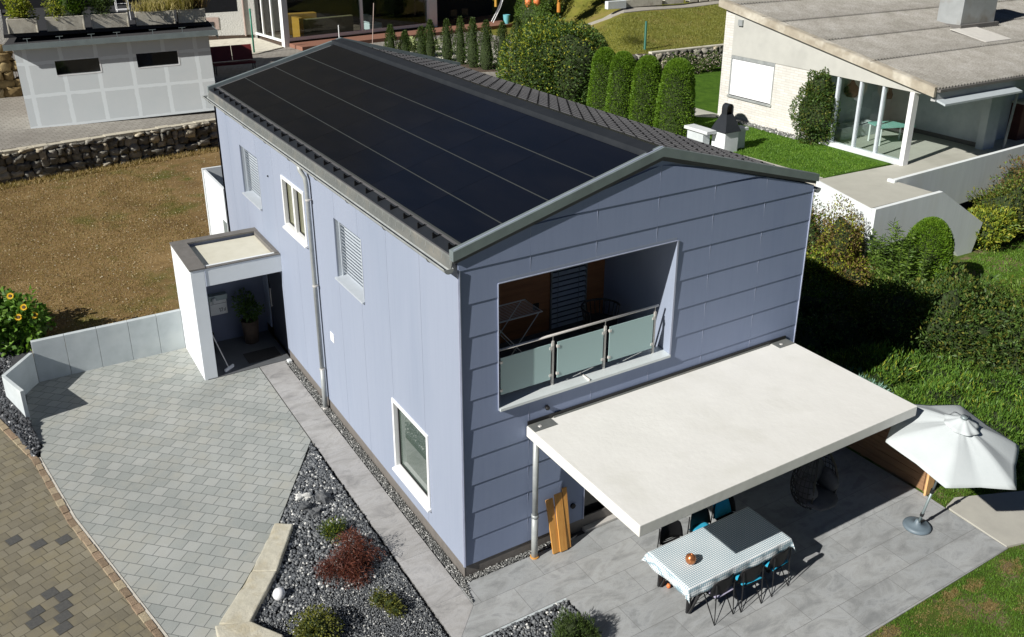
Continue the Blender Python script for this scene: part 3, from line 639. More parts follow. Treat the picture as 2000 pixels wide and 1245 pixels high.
# structural shell behind the boards (with recesses)
mb = MB()
T = .012
mb.prof([(T+.0,.25),(OX0,.25),(OX0,rooftop(OX0)),(T,rooftop(T))], 'y', T, .25)
mb.prof([(OX0,DZ1+.01),(OX1,DZ1+.01),(OX1,OZ0),(OX0,OZ0)], 'y', T, .25)
mb.prof([(OX0,OZ1),(OX1,OZ1),(OX1,rooftop(OX1)),(XR,rooftop(XR)),(OX0,rooftop(OX0))], 'y', T, .25)
mb.prof([(OX1,DZ1+.01),(W-T,DZ1+.01),(W-T,rooftop(W-T)),(OX1,rooftop(OX1))], 'y', T, .25)
mb.box(OX0, DX0, T, .25, .25, DZ1+.009); mb.box(DX1, W-T, T, .25, .25, DZ1+.009)
mb.box(T, W-T, .25, 1.0, .25, 2.6)if 0 else None
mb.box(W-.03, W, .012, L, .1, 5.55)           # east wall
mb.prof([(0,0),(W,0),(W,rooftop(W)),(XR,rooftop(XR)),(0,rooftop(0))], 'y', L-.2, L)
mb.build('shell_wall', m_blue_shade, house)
# left wall: vertical panels with openings
wins = [('s', 10.13, 11.64, 3.57, 4.83), ('c', 6.80, 8.27, 3.72, 4.91), ('s', 3.75, 5.11, 3.61, 4.86), ('b', 1.19, 2.66, .63, 2.125)]
joints = [0, 1.30, 2.60, 3.88, 5.05, 6.3, 7.6, 8.93, 10.2, 11.45, 12.7, L]
door = (9.05, 10.4, -.1, 2.25)
mb = MB()
for i in range(len(joints)-1):
    cells = [(joints[i]+.0025, joints[i+1]-.0025, .25, 5.66)]
    for (o0, o1, p0, p1) in [w_[1:] for w_ in wins]+[door]:
        nc = []
        for a, b, c, d in cells:
            if b <= o0 or a >= o1 or d <= p0 or c >= p1: nc.append((a, b, c, d)); continue
            if a < o0: nc.append((a, o0, c, d))
            if b > o1: nc.append((o1, b, c, d))
            m0, m1 = max(a, o0), min(b, o1)
            if c < p0: nc.append((m0, m1, c, p0))
            if d > p1: nc.append((m0, m1, p1, d))
        cells = nc
    for a, b, c, d in cells: mb.box(0, .03, a, b, c, d)
cells = [(.013, L-.21, .3, 5.6)]
for (o0, o1, p0, p1) in [w_[1:] for w_ in wins]+[door]:
    nc = []
    for a, b, c, d in cells:
        if b <= o0 or a >= o1 or d <= p0 or c >= p1: nc.append((a, b, c, d)); continue
        if a < o0: nc.append((a, o0, c, d))
        if b > o1: nc.append((o1, b, c, d))
        m0, m1 = max(a, o0), min(b, o1)
        if c < p0: nc.append((m0, m1, c, p0))
        if d > p1: nc.append((m0, m1, p1, d))
    cells = nc
for a, b, c, d in cells: mb.box(.0302, .034, a, b, c, d, 1)
for (o0, o1, p0, p1) in [w_[1:] for w_ in wins]+[door]:   # reveals
    pass
mb.build('side_wall', [m_blue_side, m_seam], house)
for k_, o0, o1, p0, p1 in wins:
    mb = MB(); dp = .22 if k_ == 's' else .10
    mb.box(.036, dp+.02, o0-.02, o0, p0-.02, p1+.02); mb.box(.036, dp+.02, o1, o1+.02, p0-.02, p1+.02); mb.box(.036, dp+.02, o0, o1, p1, p1+.02); mb.box(.036, dp+.02, o0, o1, p0-.02, p0)
    mb.build('window_reveal', m_blind, house)
# dark seam faces sit between panels: open the shell behind windows
def shutter_window(o0, o1, p0, p1):
    wn = MB(); wn.box(.20, .23, o0, o1, p0, p1); o = wn.build('shuttered_window', m_blind, house)
    sl = MB(); n_ = int((p1-p0-.1)/.07)
    for k in range(n_):
        z = p0+.06+k*.07; sl.prof([(.185, z), (.125, z+.055), (.130, z+.060), (.190, z+.006)], 'y', o0+.03, o1-.03)
    sl.box(.12,.19,o0+.02,o1-.02,p1-.06,p1-.004)
    sl.build('slats', m_blind, o)
    s_ = MB(); s_.prof([(.2,p0+.03),(-.05,p0-.0),(-.05,p0-.035),(.034,p0-.035),(.034,p0-.01),(.2,p0-.005)], 'y', o0-.03, o1+.03); s_.build('sill', m_steel if 0 else m_blind, o)
    MB().box(.10,.13,o0+.001,o0+.03,p0,p1).build('guide_rail', m_blind, o); MB().box(.10,.13,o1-.03,o1-.001,p0,p1).build('guide_rail', m_blind, o)
    MB().box(-.008,-.001,o0-.03,o0-.002,p0-.03,p1+.0).build('frame', m_blind, o)
shutter_window(*wins[0][1:]); shutter_window(*wins[2][1:])
def framed_window(o0, o1, p0, p1, glass, split=0, fw=.07):
    g = MB(); g.box(.085, .095, o0+.03, o1-.03, p0+.03, p1-.03); o = g.build('window', glass, house)
    f = MB()
    f.box(-.025, .10, o0, o0+fw, p0, p1); f.box(-.025, .10, o1-fw, o1, p0, p1); f.box(-.025, .10, o0+fw, o1-fw, p1-fw, p1); f.box(-.025, .10, o0+fw, o1-fw, p0, p0+fw)
    if split: f.box(-.015, .097, (o0+o1)/2-.05, (o0+o1)/2+.05, p0+fw, p1-fw)
    f.build('frame', m_white, o, bevel=.004)
    s_ = MB(); s_.prof([(-.02,p0+.0),(-.075,p0-.02),(-.075,p0-.05),(-.002,p0-.05),(-.002,p0)], 'y', o0-.02, o1+.02); s_.build('sill', m_white, o)
    i = MB()
    for (a, b) in ([((o0+fw), (o1+o0)/2-.05), ((o1+o0)/2+.05, o1-fw)] if split else [(o0+fw, o1-fw)]):
        for y_ in (a+.005, b-.025): i.box(.06, .084, y_, y_+.02, p0+fw+.002, p1-fw-.002)
        i.box(.06,.084,a+.026,b-.026,p0+fw+.002,p0+fw+.022); i.box(.06,.084,a+.026,b-.026,p1-fw-.022,p1-fw-.002)
    i.build('glazing_bead', m_black, o)
framed_window(*wins[1][1:], m_casement, 1)
m_bigglass = pm('greenish_window_glass', (.07,.10,.085), (.09,.12,.10), 1.5, .015, spec=1.0)
m_bigglass.node_tree.nodes['Principled BSDF'].inputs['IOR'].default_value = 2.1
framed_window(*wins[3][1:], m_bigglass, 0, .065)
mb = MB(); mb.box(-.012, -.001, 5.60, 5.80, 1.92, 2.12); mb.build('junction_plate', m_white, house)
mb = MB(); mb.tube([(-.004,9.3,4.62),(-.03,9.3,4.6)], .02, 8); mb.build('outlet', m_black, house)
# plinth
mb = MB(); mb.box(.03, W-.03, -.0, .03, -.1, .252); mb.box(-.0+.012, .04, .0, 9.0, -.1, .2515)
mb.build('plinth', m_plinth, house)
# corner trims
mb = MB(); mb.box(-.012, .0, -.034, -.0, .25, 5.55); mb.box(0, .016, -.046, -.034, .25, 5.60); mb.build('corner_trim', m_trimlight, house)
mb = MB(); mb.box(W-.004, W+.012, -.034, -.0, .25, 5.62); mb.build('corner_trim', m_trimlight, house)
# doorway
mb = MB(); mb.box(.05, .09, 9.05, 10.4, .02, 2.25); o = mb.build('front_door', pm('dark_door', (.05,.055,.07), None, 4, .4), house)
mb = MB(); mb.tube([(.02,10.25,.9),(.02,10.25,1.4)], .012, 8); mb.tube([(.02,10.25,.92),(.05,10.25,.92)], .01, 6); mb.tube([(.02,10.25,1.38),(.05,10.25,1.38)], .01, 6); mb.build('handle', m_steel, o)
# ---- roof
roof = MB()
roof.prof([(XL,ZE-.002),(XR,ZR-.002),(XRt,ZRt-.002),(XRt,ZRt-.10),(XR,ZR-.13),(XL+.03,ZE-.12),(XL,ZE-.10)], 'y', -.03, L+.03)
lz = lambda x, d=0: ZE+kL*(x-XL)+d
rz_ = lambda x, d=0: ZR-kR*(x-XR)+d
rows = np.arange(4.32, 7.42, .295); mb = roof
for col in range(-14, 20):
    for i in range(0, 11):
        x = 4.46+.30*i; y = .27+.82*col+.45*i
        if .1 < y < L-.05 and x < 7.45: mb.prof([(x-.02, rz_(x-.02)), (x+.022, rz_(x+.022)), (x+.014, rz_(x+.014, .024)), (x-.008, rz_(x-.008, .03))], 'y', y-.02, y+.022, 1)
    for i in range(0, 21):
        x = 4.45+.15*i; y = .68+.82*col+.225*i
        if .1 < y < L-.05 and x < 7.45: mb.prof([(x-.014, rz_(x-.014)), (x+.016, rz_(x+.016)), (x+.01, rz_(x+.01, .016)), (x-.006, rz_(x-.006, .02))], 'y', y-.012, y+.014, 1)
roof = roof.build('roof', [m_rooftile, m_guard], house)
# solar panels 4 rows x 8
prows = [(.11,.80),(.80,1.62),(1.62,2.48),(2.48,3.36)]
proto = None
nY = 8
for (xa, xb) in prows:
    proto = None
    for j in range(nY):
        wy = (13.46-.06)/nY; y0 = .06+j*wy
        if proto is None:
            mb = MB(); a, b = xa+.012, xb-.012
            mb.prof([(a, lz(a,.075)), (b, lz(b,.075)), (b, lz(b,.045)), (a, lz(a,.045))], 'y', y0+.0035, y0+wy-.0035)
            proto = mb.build('solar_panel', m_pv, roof)
        else:
            c = proto.copy(); COL.objects.link(c); c.parent = roof; c.location = (0, j*wy, 0)
m_rail = pm('panel_edge_rail', (.045,.05,.05), None, 5, .5)
for xa in (.11, .80, 1.62, 2.48):
    mb = MB(); mb.prof([(xa-.006, lz(xa,.05)), (xa+.006, lz(xa,.05)), (xa+.006, lz(xa,.081)), (xa-.006, lz(xa,.080))], 'y', .05, 13.47); mb.build('panel_rail', m_rail, roof)
mb = MB(); mb.prof([(3.372,lz(3.372,.004)),(3.64,lz(3.64,.004)),(3.64,lz(3.64,.012)),(3.372,lz(3.372,.012))], 'y', -.0, L); mb.build('upper_flashing', m_ridge, roof)
mb = MB(); mb.prof([(3.42,lz(3.42,.03)),(3.44,lz(3.44,.12)),(XR,ZR+.075),(4.10,rz_(4.10,.055)),(4.10,rz_(4.10,.01)),(XR,ZR+.04)], 'y', .0, L+.02); mb.build('ridge_cap', m_ridge, roof)
# seams of the sheet
mb = MB()
for i, x in enumerate(rows): mb.prof([(x+.022, rz_(x+.022,-.001)), (x+.034, rz_(x+.034,-.001)), (x+.034, rz_(x+.034,.006)), (x+.022, rz_(x+.022,.010))], 'y', 0, L+.02)
mb.build('sheet_joint', m_rooftile, roof)
# snow guards on the left eave strip
proto = None
ys_ = np.linspace(.22, 13.5, 27)
for i, y in enumerate(ys_):
    if proto is None:
        mb = MB(); x = .0
        mb.bar((-.02, y, lz(-.02,.012)), (.105, y, lz(.105,.02)), .022, .012)
        mb.bar((-.015, y, lz(-.015,.0)), (-.015, y, lz(-.015,.10)), .03, .014)
        mb.prof([(-.02,lz(-.02,.01)),(.07,lz(.07,.01)),(-.02,lz(-.02,.10))], 'y', y-.009, y+.009)
        proto = mb.build('snow_guard', m_guard, roof); y00 = y
    else:
        c = proto.copy(); COL.objects.link(c); c.parent = roof; c.location = (0, y-y00, 0)
mb = MB(); mb.prof([(-.075,lz(-.075,.001)),(.10,lz(.10,.001)),(.10,lz(.10,.007)),(-.075,lz(-.075,.007))], 'y', 0, L); mb.build('eave_sheet', m_ridge, roof)
# verge trims (front and back)
def verge(y0, y1):
    mb = MB(); t = .155; up = .085
    P = [(XL-.015, ZE+up), (XR, ZR+up+.015), (XRt+.03, ZRt+up), (XRt+.03, ZRt+up-t*.9), (XR, ZR+up+.015-t), (XL-.015, ZE+up-t)]
    mb.prof(P, 'y', y0, y1); return mb.build('verge_trim', m_verge, roof, bevel=.004)
verge(-.062, .06); verge(L-.03, L+.07)
mb = MB(); mb.prof([(XL+.02,ZE+.098),(XR,ZR+.112),(XR,ZR+.103),(XL+.02,ZE+.088)], 'y', -.03, -.01); mb.build('verge_seam', m_trimlight, roof)
# eave flashing, gutter, downpipe
mb = MB(); mb.prof([(-.092,5.80),(-.080,5.806),(-.095,5.70),(-.112,5.63),(-.124,5.63),(-.107,5.70)], 'y', -.02, L); 
mb.prof([(-.09,5.822),(-.076,5.815),(-.092,5.795),(-.106,5.80)], 'y', -.02, L)
mb.build('eave_flashing', m_zinc_dark, house)
mb = MB(); yj = -.0
for k in range(52):
    y = .02+k*.267
    mb.prof([(-.0965,5.789),(-.0945,5.789),(-.110,5.70),(-.112,5.70)], 'y', y, y+.008)
mb.build('flashing_joint', m_zinc, house)
def gutter(x_c, z_c, r, y0, y1, m=m_zinc):
    mb = MB(); A_ = [PI+PI*k/10 for k in range(11)]
    outer = [(x_c+r*math.cos(a), z_c+r*math.sin(a)) for a in A_]; inner = [(x_c+(r-.006)*math.cos(a), z_c+(r-.006)*math.sin(a)) for a in A_][::-1]
    mb.prof(outer+inner, 'y', y0, y1); mb.tube([(x_c-r, y0, z_c+.004), (x_c-r, y1, z_c+.004)], .009, 8)
    mb.prof(outer, 'y', y0-.003, y0+.004); mb.prof(outer, 'y', y1-.004, y1+.003); return mb
gt = gutter(-.17, 5.665, .078, -.06, L+.12).build('gutter', m_zinc, house)
mb = MB()
for k in range(9):
    y = .5+k*1.6; mb.tube([(-.17+.084*math.cos(a), y, 5.665+.084*math.sin(a)) for a in np.linspace(PI, 2*PI, 9)], .007, 5)
mb.build('gutter_bracket', m_zinc_dark, gt)
dp = MB(); X_, Y_ = -.09, 6.28
dp.tube([(-.17, 6.45, 5.60), (-.16, 6.42, 5.50), (-.10, 6.33, 5.36), (X_, Y_+.03, 5.2), (X_, Y_, 1.0)], .046, 14); dp.tube([(X_, Y_, 1.02), (X_, Y_, -.02)], .054, 14)
dp = dp.build('downpipe', m_zinc, house, smooth=True)
mb = MB()
for z in (1.02, 3.0, 4.9): mb.tube([(X_, Y_, z-.015), (X_, Y_, z+.015)], .060, 14); mb.tube([(X_, Y_+.0, z), (.0, Y_, z)], .008, 6)
mb.tube([(X_,Y_,.06),(X_,Y_,.0)], .063, 12)
mb.build('pipe_clamp', m_steel, dp)
mb = gutter(W+.13, 5.60, .078, -.02, L+.02); mb.build('gutter', m_zinc, house)
# ---- balcony
BY = 1.95
mb = MB(); mb.box(OX0, OX1, .25, BY, OZ0-.12, OZ0-.04); bal = mb.build('balcony', pm('balcony_floor_tile', (.12,.12,.12), None, 5, .8), house)
mb = MB(); mb.box(OX1-.006, OX1+.03, -.028, BY, OZ0-.04, OZ1); mb.box(OX0-.05, OX0+.005, -.008, BY, OZ0-.1, OZ1); mb.box(OX0+.005, OX1-.006, -.018, BY, OZ1-.005, OZ1+.06)
mb.build('recess_wall', m_blue_side, bal)
mb = MB(); mb.box(OX0, 2.93, BY-.02, BY, OZ0-.1, OZ1); mb.box(3.74, OX1, BY-.02, BY, OZ0-.1, OZ1); mb.box(2.93,3.74,BY-.02,BY,OZ1-.18,OZ1)
for z in np.arange(OZ0, OZ1, .145): 
    mb.box(OX0, 2.93, BY-.026, BY-.02, z, z+.135); mb.box(3.74, OX1, BY-.026, BY-.02, z, z+.135)
mb.build('wood_cladding', m_wood2, bal)
mb = MB(); mb.box(2.93, 3.74, BY+.0, BY+.02, OZ0-.1, OZ1-.18); bd = mb.build('balcony_door', m_dark, bal)
mb = MB()
for z in np.arange(OZ0-.02, OZ1-.2, .105): mb.prof([(BY-.065, z+.02), (BY-.012, z+.062), (BY-.008, z+.058), (BY-.061, z+.012)], 'x', 2.95, 3.72)
mb.build('slats', m_blind, bd)
mb = MB()
for x in (3.08, 3.55): mb.tube([(x, BY-.06, OZ0), (x, BY-.06, OZ1-.18)], .006, 5)
for x in (2.94, 3.73): mb.box(x-.015, x+.015, BY-.06, BY-.0, OZ0-.1, OZ1-.18)
mb.build('guide_rail', m_zinc_dark, bd)
mb = MB(); mb.box(2.55, 2.67, BY-.05, BY-.027, 3.55, 3.68); mb.build('socket', m_blackplastic, bal)
mb = MB(); mb.prof([(-.075,OZ0+.0),(-.075,OZ0-.045),(-.024,OZ0-.045),(.0,OZ0-.03),(.26,OZ0-.03),(.26,OZ0+.03)], 'x', OX0+.006, OX1-.008); mb.build('sill_sheet', m_sill, bal)
mb = MB(); mb.box(2.40,2.415,-.0765,.25,OZ0-.02,OZ0+.035); mb.build('sill_joint', m_steel, bal)
mb = MB(); mb.box(OX0-.010, OX0, -.036, -.0, OZ0-.04, OZ1+.0); mb.box(OX0, OX1, -.035, .0, OZ1-.006, OZ1+.006)
mb.box(OX1-.007, OX1+.028, -.038, -.029, OZ0-.045, OZ1+.006); mb.build('opening_trim', m_trimlight, bal)
rail = MB(); rail.tube([(.68,.12,4.03),(3.98,.12,4.03)], .021, 10); rail = rail.build('railing', m_steel, bal, smooth=True)
for x in (.73, 1.78, 2.84, 3.92):
    mb = MB(); mb.box(x-.02, x+.02, .11, .15, 3.10, 3.92); mb.tube([(x,.13,3.92),(x,.12,4.02)], .008, 6); mb.build('post', m_steel, rail)
for a, b in ((.77,1.72),(1.85,2.78),(2.91,3.86)):
    mb = MB(); mb.box(a, b, .085, .095, 3.24, 3.90); mb.build('glass_panel', m_frost, rail)
    for x in (a-.012, b-.03):
        for z in (3.30, 3.80): MB().box(x, x+.045, .075, .112, z, z+.045).build('glass_clamp', m_steel, rail)
# ---- patio canopy
can = MB(); cx0, cx1, cy0, cy1, cz0, cz1 = 1.18, 7.20, -2.955, -.10, 2.405, 2.60
can.box(cx0, cx1, cy0, -.045, cz0, cz1); can = can.build('patio_canopy', m_canopy, house, bevel=.012)
mb = MB(); mb.box(cx0+.03, cx1-.03, -.045, -.024, cz1-.1, cz1+.07); mb.build('wall_flashing', m_black, can)
mb = MB(); mb.box(1.7, 6.7, -.075, -.0455, cz1+.001, cz1+.02); mb.build('edge_strip', m_zinc_dark, can)
for x0, x1 in ((1.20, 1.64), (6.77, 7.17)):
    mb = MB(); mb.box(x0, x1, -.27, -.05, cz1+.001, cz1+.012); o = mb.build('drain_plate', m_zinc_dark, can)
    mb = MB(); mb.lathe(((x0+x1)/2-.06, -.17, cz1+.012), [(0,.006),(.03,.006),(.034,.0)], 14); mb.build('drain', m_steel, o)
mb = MB(); mb.tube([(1.29,-.17,2.4),(1.29,-.17,.85)], .050, 16); mb.tube([(1.29,-.17,.86),(1.29,-.17,.0)], .058, 16); mb.tube([(1.29,-.17,.83),(1.29,-.17,.89)], .063, 16)
o = mb.build('post', m_zinc, can, smooth=True)
mb = MB(); mb.lathe((1.29,-.17,.0), [(.075,.0),(.078,.02),(.058,.024)], 16); mb.build('foot_ring', m_wood, o)
mb = MB(); mb.tube([(7.0,-.17,2.4),(7.0,-.17,.0)], .055, 14); mb.build('post', m_zinc, can, smooth=True)
mb = MB(); mb.lathe((1.58,-.06,2.83), [(.0,-.04),(.035,-.03),(.04,.0),(.03,.02),(0,.025)], 10); mb.box(1.56,1.60,-.05,-.012,2.80,2.86); mb.build('wall_lamp', m_black, house)
# patio glazing under the canopy
mb = MB(); mb.box(DX0, DX1, .12, .14, .05, DZ1); gz = mb.build('patio_door', m_darkglass, house)
mb = MB()
for x in (DX0, 3.9, 5.4, DX1-.07): mb.box(x, x+.07, .06, .119, .05, DZ1)
mb.box(DX0+.07, DX1-.07, .06, .119, DZ1-.07, DZ1-.001); mb.box(DX0+.07,DX1-.07,.06,.119,.05,.10)
mb.build('frame', m_verge, gz)
mb = MB(); mb.box(DX0, DX1, -.11, .12, -.05, .045); mb.build('door_sill', m_steel, gz)
mb = MB(); mb.box(DX0-.012,DX0,-.04,.06,.25,DZ1); mb.build('corner_trim', m_trimlight, house)
mb = MB(); mb.tube([(2.18,-.05,.62),(2.18,-.01,.62)], .05, 12); mb.build('wall_socket', m_blackplastic, house)
# ---- entrance porch
px0, px1, py0, py1, pz = -2.07, -1.77, 8.95, 10.98, 2.80
mb = MB(); mb.box(px0, px1, py0, py1, -.1, pz-.02); porch = mb.build('entrance_porch', m_porchw, house, bevel=.006)
mb = MB(); mb.box(px1+.003, .0-.001, py0, py0+.22, pz-.45, pz-.02); mb.box(px1+.003, -.001, py0+.22, py1-.2, pz-.25, pz-.14); mb.build('lintel', m_porchw, porch)
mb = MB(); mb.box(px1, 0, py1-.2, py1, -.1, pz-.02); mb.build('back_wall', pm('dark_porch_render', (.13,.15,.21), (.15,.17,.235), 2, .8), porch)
mb = MB(); mb.box(px0-.015, px1+.04, py0-.015, py1+.02, pz-.019, pz+.02); mb.box(px1+.04, .0, py1-.24, py1+.02, pz-.019, pz+.02); mb.box(px1+.04, .0, py0-.012, py0+.10, pz-.019, pz+.0); mb.box(-.10, -.002, py0+.1, py1-.24, pz-.139, pz+.01)
mb.build('parapet_cap', m_tar, porch)
mb = MB(); mb.box(px1+.04, -.10, py0+.10, py1-.24, pz-.139, pz-.10); mb.build('flat_roof', m_rooffoil, porch)
mb = MB(); mb.tube([(px1+.02,py0-.006,pz-.46),(px1+.02,py0-.006,pz-.03)], .006, 5); mb.build('joint_strip', m_trimlight, porch)
mb = MB(); mb.box(-1.42, -1.00, py1-.36, py1-.201, .82, 1.22); lb = mb.build('letterbox', m_mail, porch, bevel=.01)
mb = MB(); mb.box(-1.40,-1.02,py1-.364,py1-.3601,1.12,1.128)
# lettering "12" style marks and small emblem on the flap
def stroke(mb, pts, r): mb.tube(pts, r, 5)
yb = py1-.366
stroke(mb, [(-1.20,yb,.97),(-1.18,yb,1.0),(-1.18,yb,.90)], .006)
stroke(mb, [(-1.15,yb,.98),(-1.135,yb,1.0),(-1.115,yb,.99),(-1.115,yb,.965),(-1.15,yb,.905),(-1.11,yb,.905)], .006)
stroke(mb, [(-1.07,yb,.955),(-1.085,yb,.935),(-1.075,yb,.905),(-1.05,yb,.91),(-1.045,yb,.94),(-1.06,yb,.96),(-1.04,yb,.985)], .006)
mb.build('number', m_black, lb)
mb = MB(); mb.box(-1.44,-.98,py1-.4,py1-.201,1.225,1.36); mb.build('box_hood', m_verge, lb)
mb = MB(); mb.lathe((-1.32,py1-.46,1.19), [(0,0),(.045,.0),(.05,.09),(.03,.13),(0,.135)], 12); mb.build('porch_lamp', m_mail, porch)
o = MB().box(-.95, -.15, 9.2, 9.75, .011, .03).build('doormat', pm('doormat', (.03,.028,.025), None, 60, .95, bs=.5)); tag(o, 'black doormat on the porch floor before the front door', 'doormat')
o = MB().box(-.13,-.03,8.72,8.86,.005,.07).build('door_stop_block', m_concw, bevel=.01); tag(o, 'small pale stone block at the corner of the porch opening', 'stone block')
root = empty('potted_plant', (-.55,10.35,.01), 'dark leafy plant in a tall tub inside the shaded porch', 'potted plant')
mb = MB(); mb.lathe((-.55,10.35,.01), [(0,0),(.17,0),(.22,.62),(.19,.62),(.17,.55),(0,.55)], 18); mb.build('pot', m_bark, root, smooth=True)
P, Q = crown_points([(-.55,10.35,.95,.3,.3,.36)], 700, .6, .2, 5); V, F = leaf_cards(P, Q, .09, .045); fastmesh('foliage', V, F, L_dark, root)
root = empty('broom', (-1.68,9.5,.01), 'slim light broom leaning inside the porch beside the white pillar', 'broom')
mb = MB(); mb.tube([(-1.45,9.2,.06),(-1.74,9.75,1.15)], .013, 8); mb.build('handle', m_steel, root)
mb = MB(); mb.bar((-1.56,9.08,.05),(-1.32,9.26,.05),.04,.07); mb.build('brush', m_white, root)
mb = MB(); mb.lathe((-1.62,10.2,.01), [(0,0),(.12,0),(.14,.55),(.11,.57),(0,.57)], 14); o = mb.build('bin', m_blackplastic, smooth=True); tag(o, 'small black bin standing in the porch behind the pillar', 'bin')
# ---- rear terrace parapet beyond the house
rp = empty('rear_terrace', (0,15,.6), 'white parapet of the raised terrace behind the blue house', 'terrace')
mb = MB(); mb.box(0, .07, 13.96, 16.18, .4, 3.02); mb.build('parapet', m_porchw, rp)
mb = MB(); mb.box(-.03, 7.4, 16.19, 16.28, .4, 3.05); mb.build('end_parapet', m_porchw, rp)
mb = MB(); mb.box(.07, 7.4, 13.97, 16.19, .4, 2.1); mb.build('deck', m_conc_wall, rp)
mb = MB(); mb.box(-.006, -.0, 13.99, 14.4, 1.4, 2.0); mb.build('wall_hatch', m_verge, rp)
# ================================================================= LOW CONCRETE WALL
lw = empty('garden_wall', (-4,10.95,0), 'low pale concrete panel wall edging the parking, folded towards the street', 'garden wall')
xs_ = [-5.42,-4.68,-3.94,-3.21,-2.75,-2.075][::1]
xs_ = [-5.42,-4.72,-4.02,-3.32,-2.66,-2.075]
proto = None
for a, b in zip(xs_, xs_[1:]):
    mb = MB(); mb.box(a+.004, b-.004, 10.89, 11.01, -.2, 1.04); mb.build('concrete_panel', m_conc_wall, lw, bevel=.006)
mb = MB(); mb.hexa([(-5.42,10.885),(-6.03,10.02),(-6.11,10.07),(-5.50,10.93)], -.2, [.78,.78,.78,.78]); mb.build('slanted_panel', m_conc_wall, lw, bevel=.006)
mb = MB(); mb.hexa([(-6.035,10.02),(-5.74,9.06),(-5.82,9.03),(-6.11,10.0)], -.2, [.78,.80,.80,.78]); mb.build('end_panel', m_conc_wall, lw, bevel=.006)
# ================================================================= GRAVEL BED OBJECTS
def block(name, poly, z1, m, label, cat, group=None, seed=1, z0=-.1):
    r = random.Random(seed); mb = MB(); mb.hexa(poly, z0, z1); o = mb.build(name, m, bevel=.02)
    sub = o.modifiers.new('cut', 'SUBSURF'); sub.subdivision_type = 'SIMPLE'; sub.levels = 4; sub.render_levels = 4
    tx = bpy.data.textures.new('stone', 'CLOUDS'); tx.noise_scale = .22; d = o.modifiers.new('rough', 'DISPLACE'); d.texture = tx; d.strength = .028; d.mid_level = .5
    tag(o, label, cat, group); return o
blk = 'limestone blocks edging the gravel bed'
block('limestone_block', [(-2.31,2.87),(-2.04,2.68),(-2.66,1.66),(-3.02,1.86)], .13, m_limes, 'long yellowish limestone block beside the pavers, nearest the bed tip', 'stone block', blk)
block('limestone_block', [(-3.025,1.85),(-2.67,1.65),(-3.40,.72),(-3.80,.98)], .13, m_limes, 'yellowish limestone block between the other two, left of the white globe lamp', 'stone block', blk, 2)
block('limestone_block', [(-3.86,.95),(-3.36,.74),(-3.02,.22),(-3.30,-.6),(-3.95,-.5)], .15, m_limes, 'broad cut limestone block at the lower picture edge, split from its neighbours', 'stone block', blk, 3)
def boulder(loc, r, m, label, sc=(1,1,.7), seed=1, name='boulder', cat='stone', group=None):
    rg = np.random.default_rng(seed); seg, rings = 16, 10
    U = np.array([(math.sin(PI*i/rings)*math.cos(2*PI*k/seg), math.sin(PI*i/rings)*math.sin(2*PI*k/seg), math.cos(PI*i/rings)) for i in range(rings+1) for k in range(seg)])
    V = U*lump(U, seed, .22)[:,None]*np.array(sc)*r+np.array(loc)
    mb = MB(); mb.add([tuple(x) for x in V], [(i*seg+k, (i+1)*seg+k, (i+1)*seg+(k+1) % seg, i*seg+(k+1) % seg) for i in range(rings) for k in range(seg)])
    o = mb.build(name, m); tag(o, label, cat, group); return o
m_bould = pm('dark_boulder', (.10,.105,.11), (.05,.055,.06), 12, .8, bs=.8, bscale=30, bd=.02, c3=(.20,.20,.20), s3=4)
m_bouldw = pm('white_boulder', (.62,.62,.58), (.45,.45,.43), 10, .8, bs=.8, bscale=30, bd=.02)
boulder((-1.62,3.42,.06), .11, m_bouldw, 'pale angular stone lying among the dark gravel near the bed tip', (1.5,.8,.7), 4)
boulder((-1.30,3.20,.08), .13, m_bould, 'large dark rock in the gravel right of the pale angular stone', (1,1.1,.8), 5, group='dark rocks in the gravel')
boulder((-1.66,3.10,.07), .10, m_bould, 'medium dark rock in the gravel just below the pale angular stone', (1,.9,.8), 6, group='dark rocks in the gravel')
boulder((-1.56,2.86,.06), .09, m_bould, 'small grey rock in the gravel above the round green shrub', (1,1,.8), 7, group='dark rocks in the gravel')
gl = MB(); gl.lathe((-2.79,1.14,.0), [(p*.68, q*.68) for p, q in [(.06,-.03),(.07,.0),(.105,.03),(.135,.08),(.15,.14),(.142,.19),(.12,.24),(.08,.275),(.04,.292),(.0,.298)]], 28)
tag(gl.build('globe_lamp', m_globe, smooth=True), 'white plastic globe lamp lying on the gravel by the limestone blocks', 'garden lamp')
def tuft(name, loc, r, h, n, mat, label, cat, leaf=(.09,.02), seed=1, group=None, up=.5, stem=True, extra=None, amp=.2, jitter=.5, shell=.85, cores=0, coremat=None):
    return shrub(name, [(loc[0], loc[1], loc[2]+h*.45, r, r, h*.55)], n, leaf, mat, label, cat, loc, group, shell, amp, jitter, up, seed, .02, cores, extra, coremat=coremat)
tuft('dwarf_conifer', (-1.50,2.13,.02), .20, .26, 1700, L_thujad, 'small bushy green conifer in the gravel, nearest the bed tip', 'shrub', (.06,.012), 11, cores=.6, jitter=.45, extra=(L_yel,.25))
tuft('round_shrub', (-2.60,.02,.02), .34, .42, 2600, L_olive, 'rounded olive and bronze shrub at the lower edge of the gravel bed', 'shrub', (.045,.024), 12, up=0, cores=.7)
for i, (x, y, r) in enumerate([(-1.42,.12,.13),(-1.35,-.12,.15)]): pass
shrub('low_shrub', [(-1.47,.17,.13,.14,.12,.14),(-1.36,-.02,.12,.15,.13,.13),(-1.30,-.17,.11,.12,.12,.12)], 1300, (.05,.016), L_olive, 'low olive green shrub sprawling on gravel close to the path', 'shrub', (-1.37,0,.0), None, .7, .2, .6, .3, 13, .015, .6)
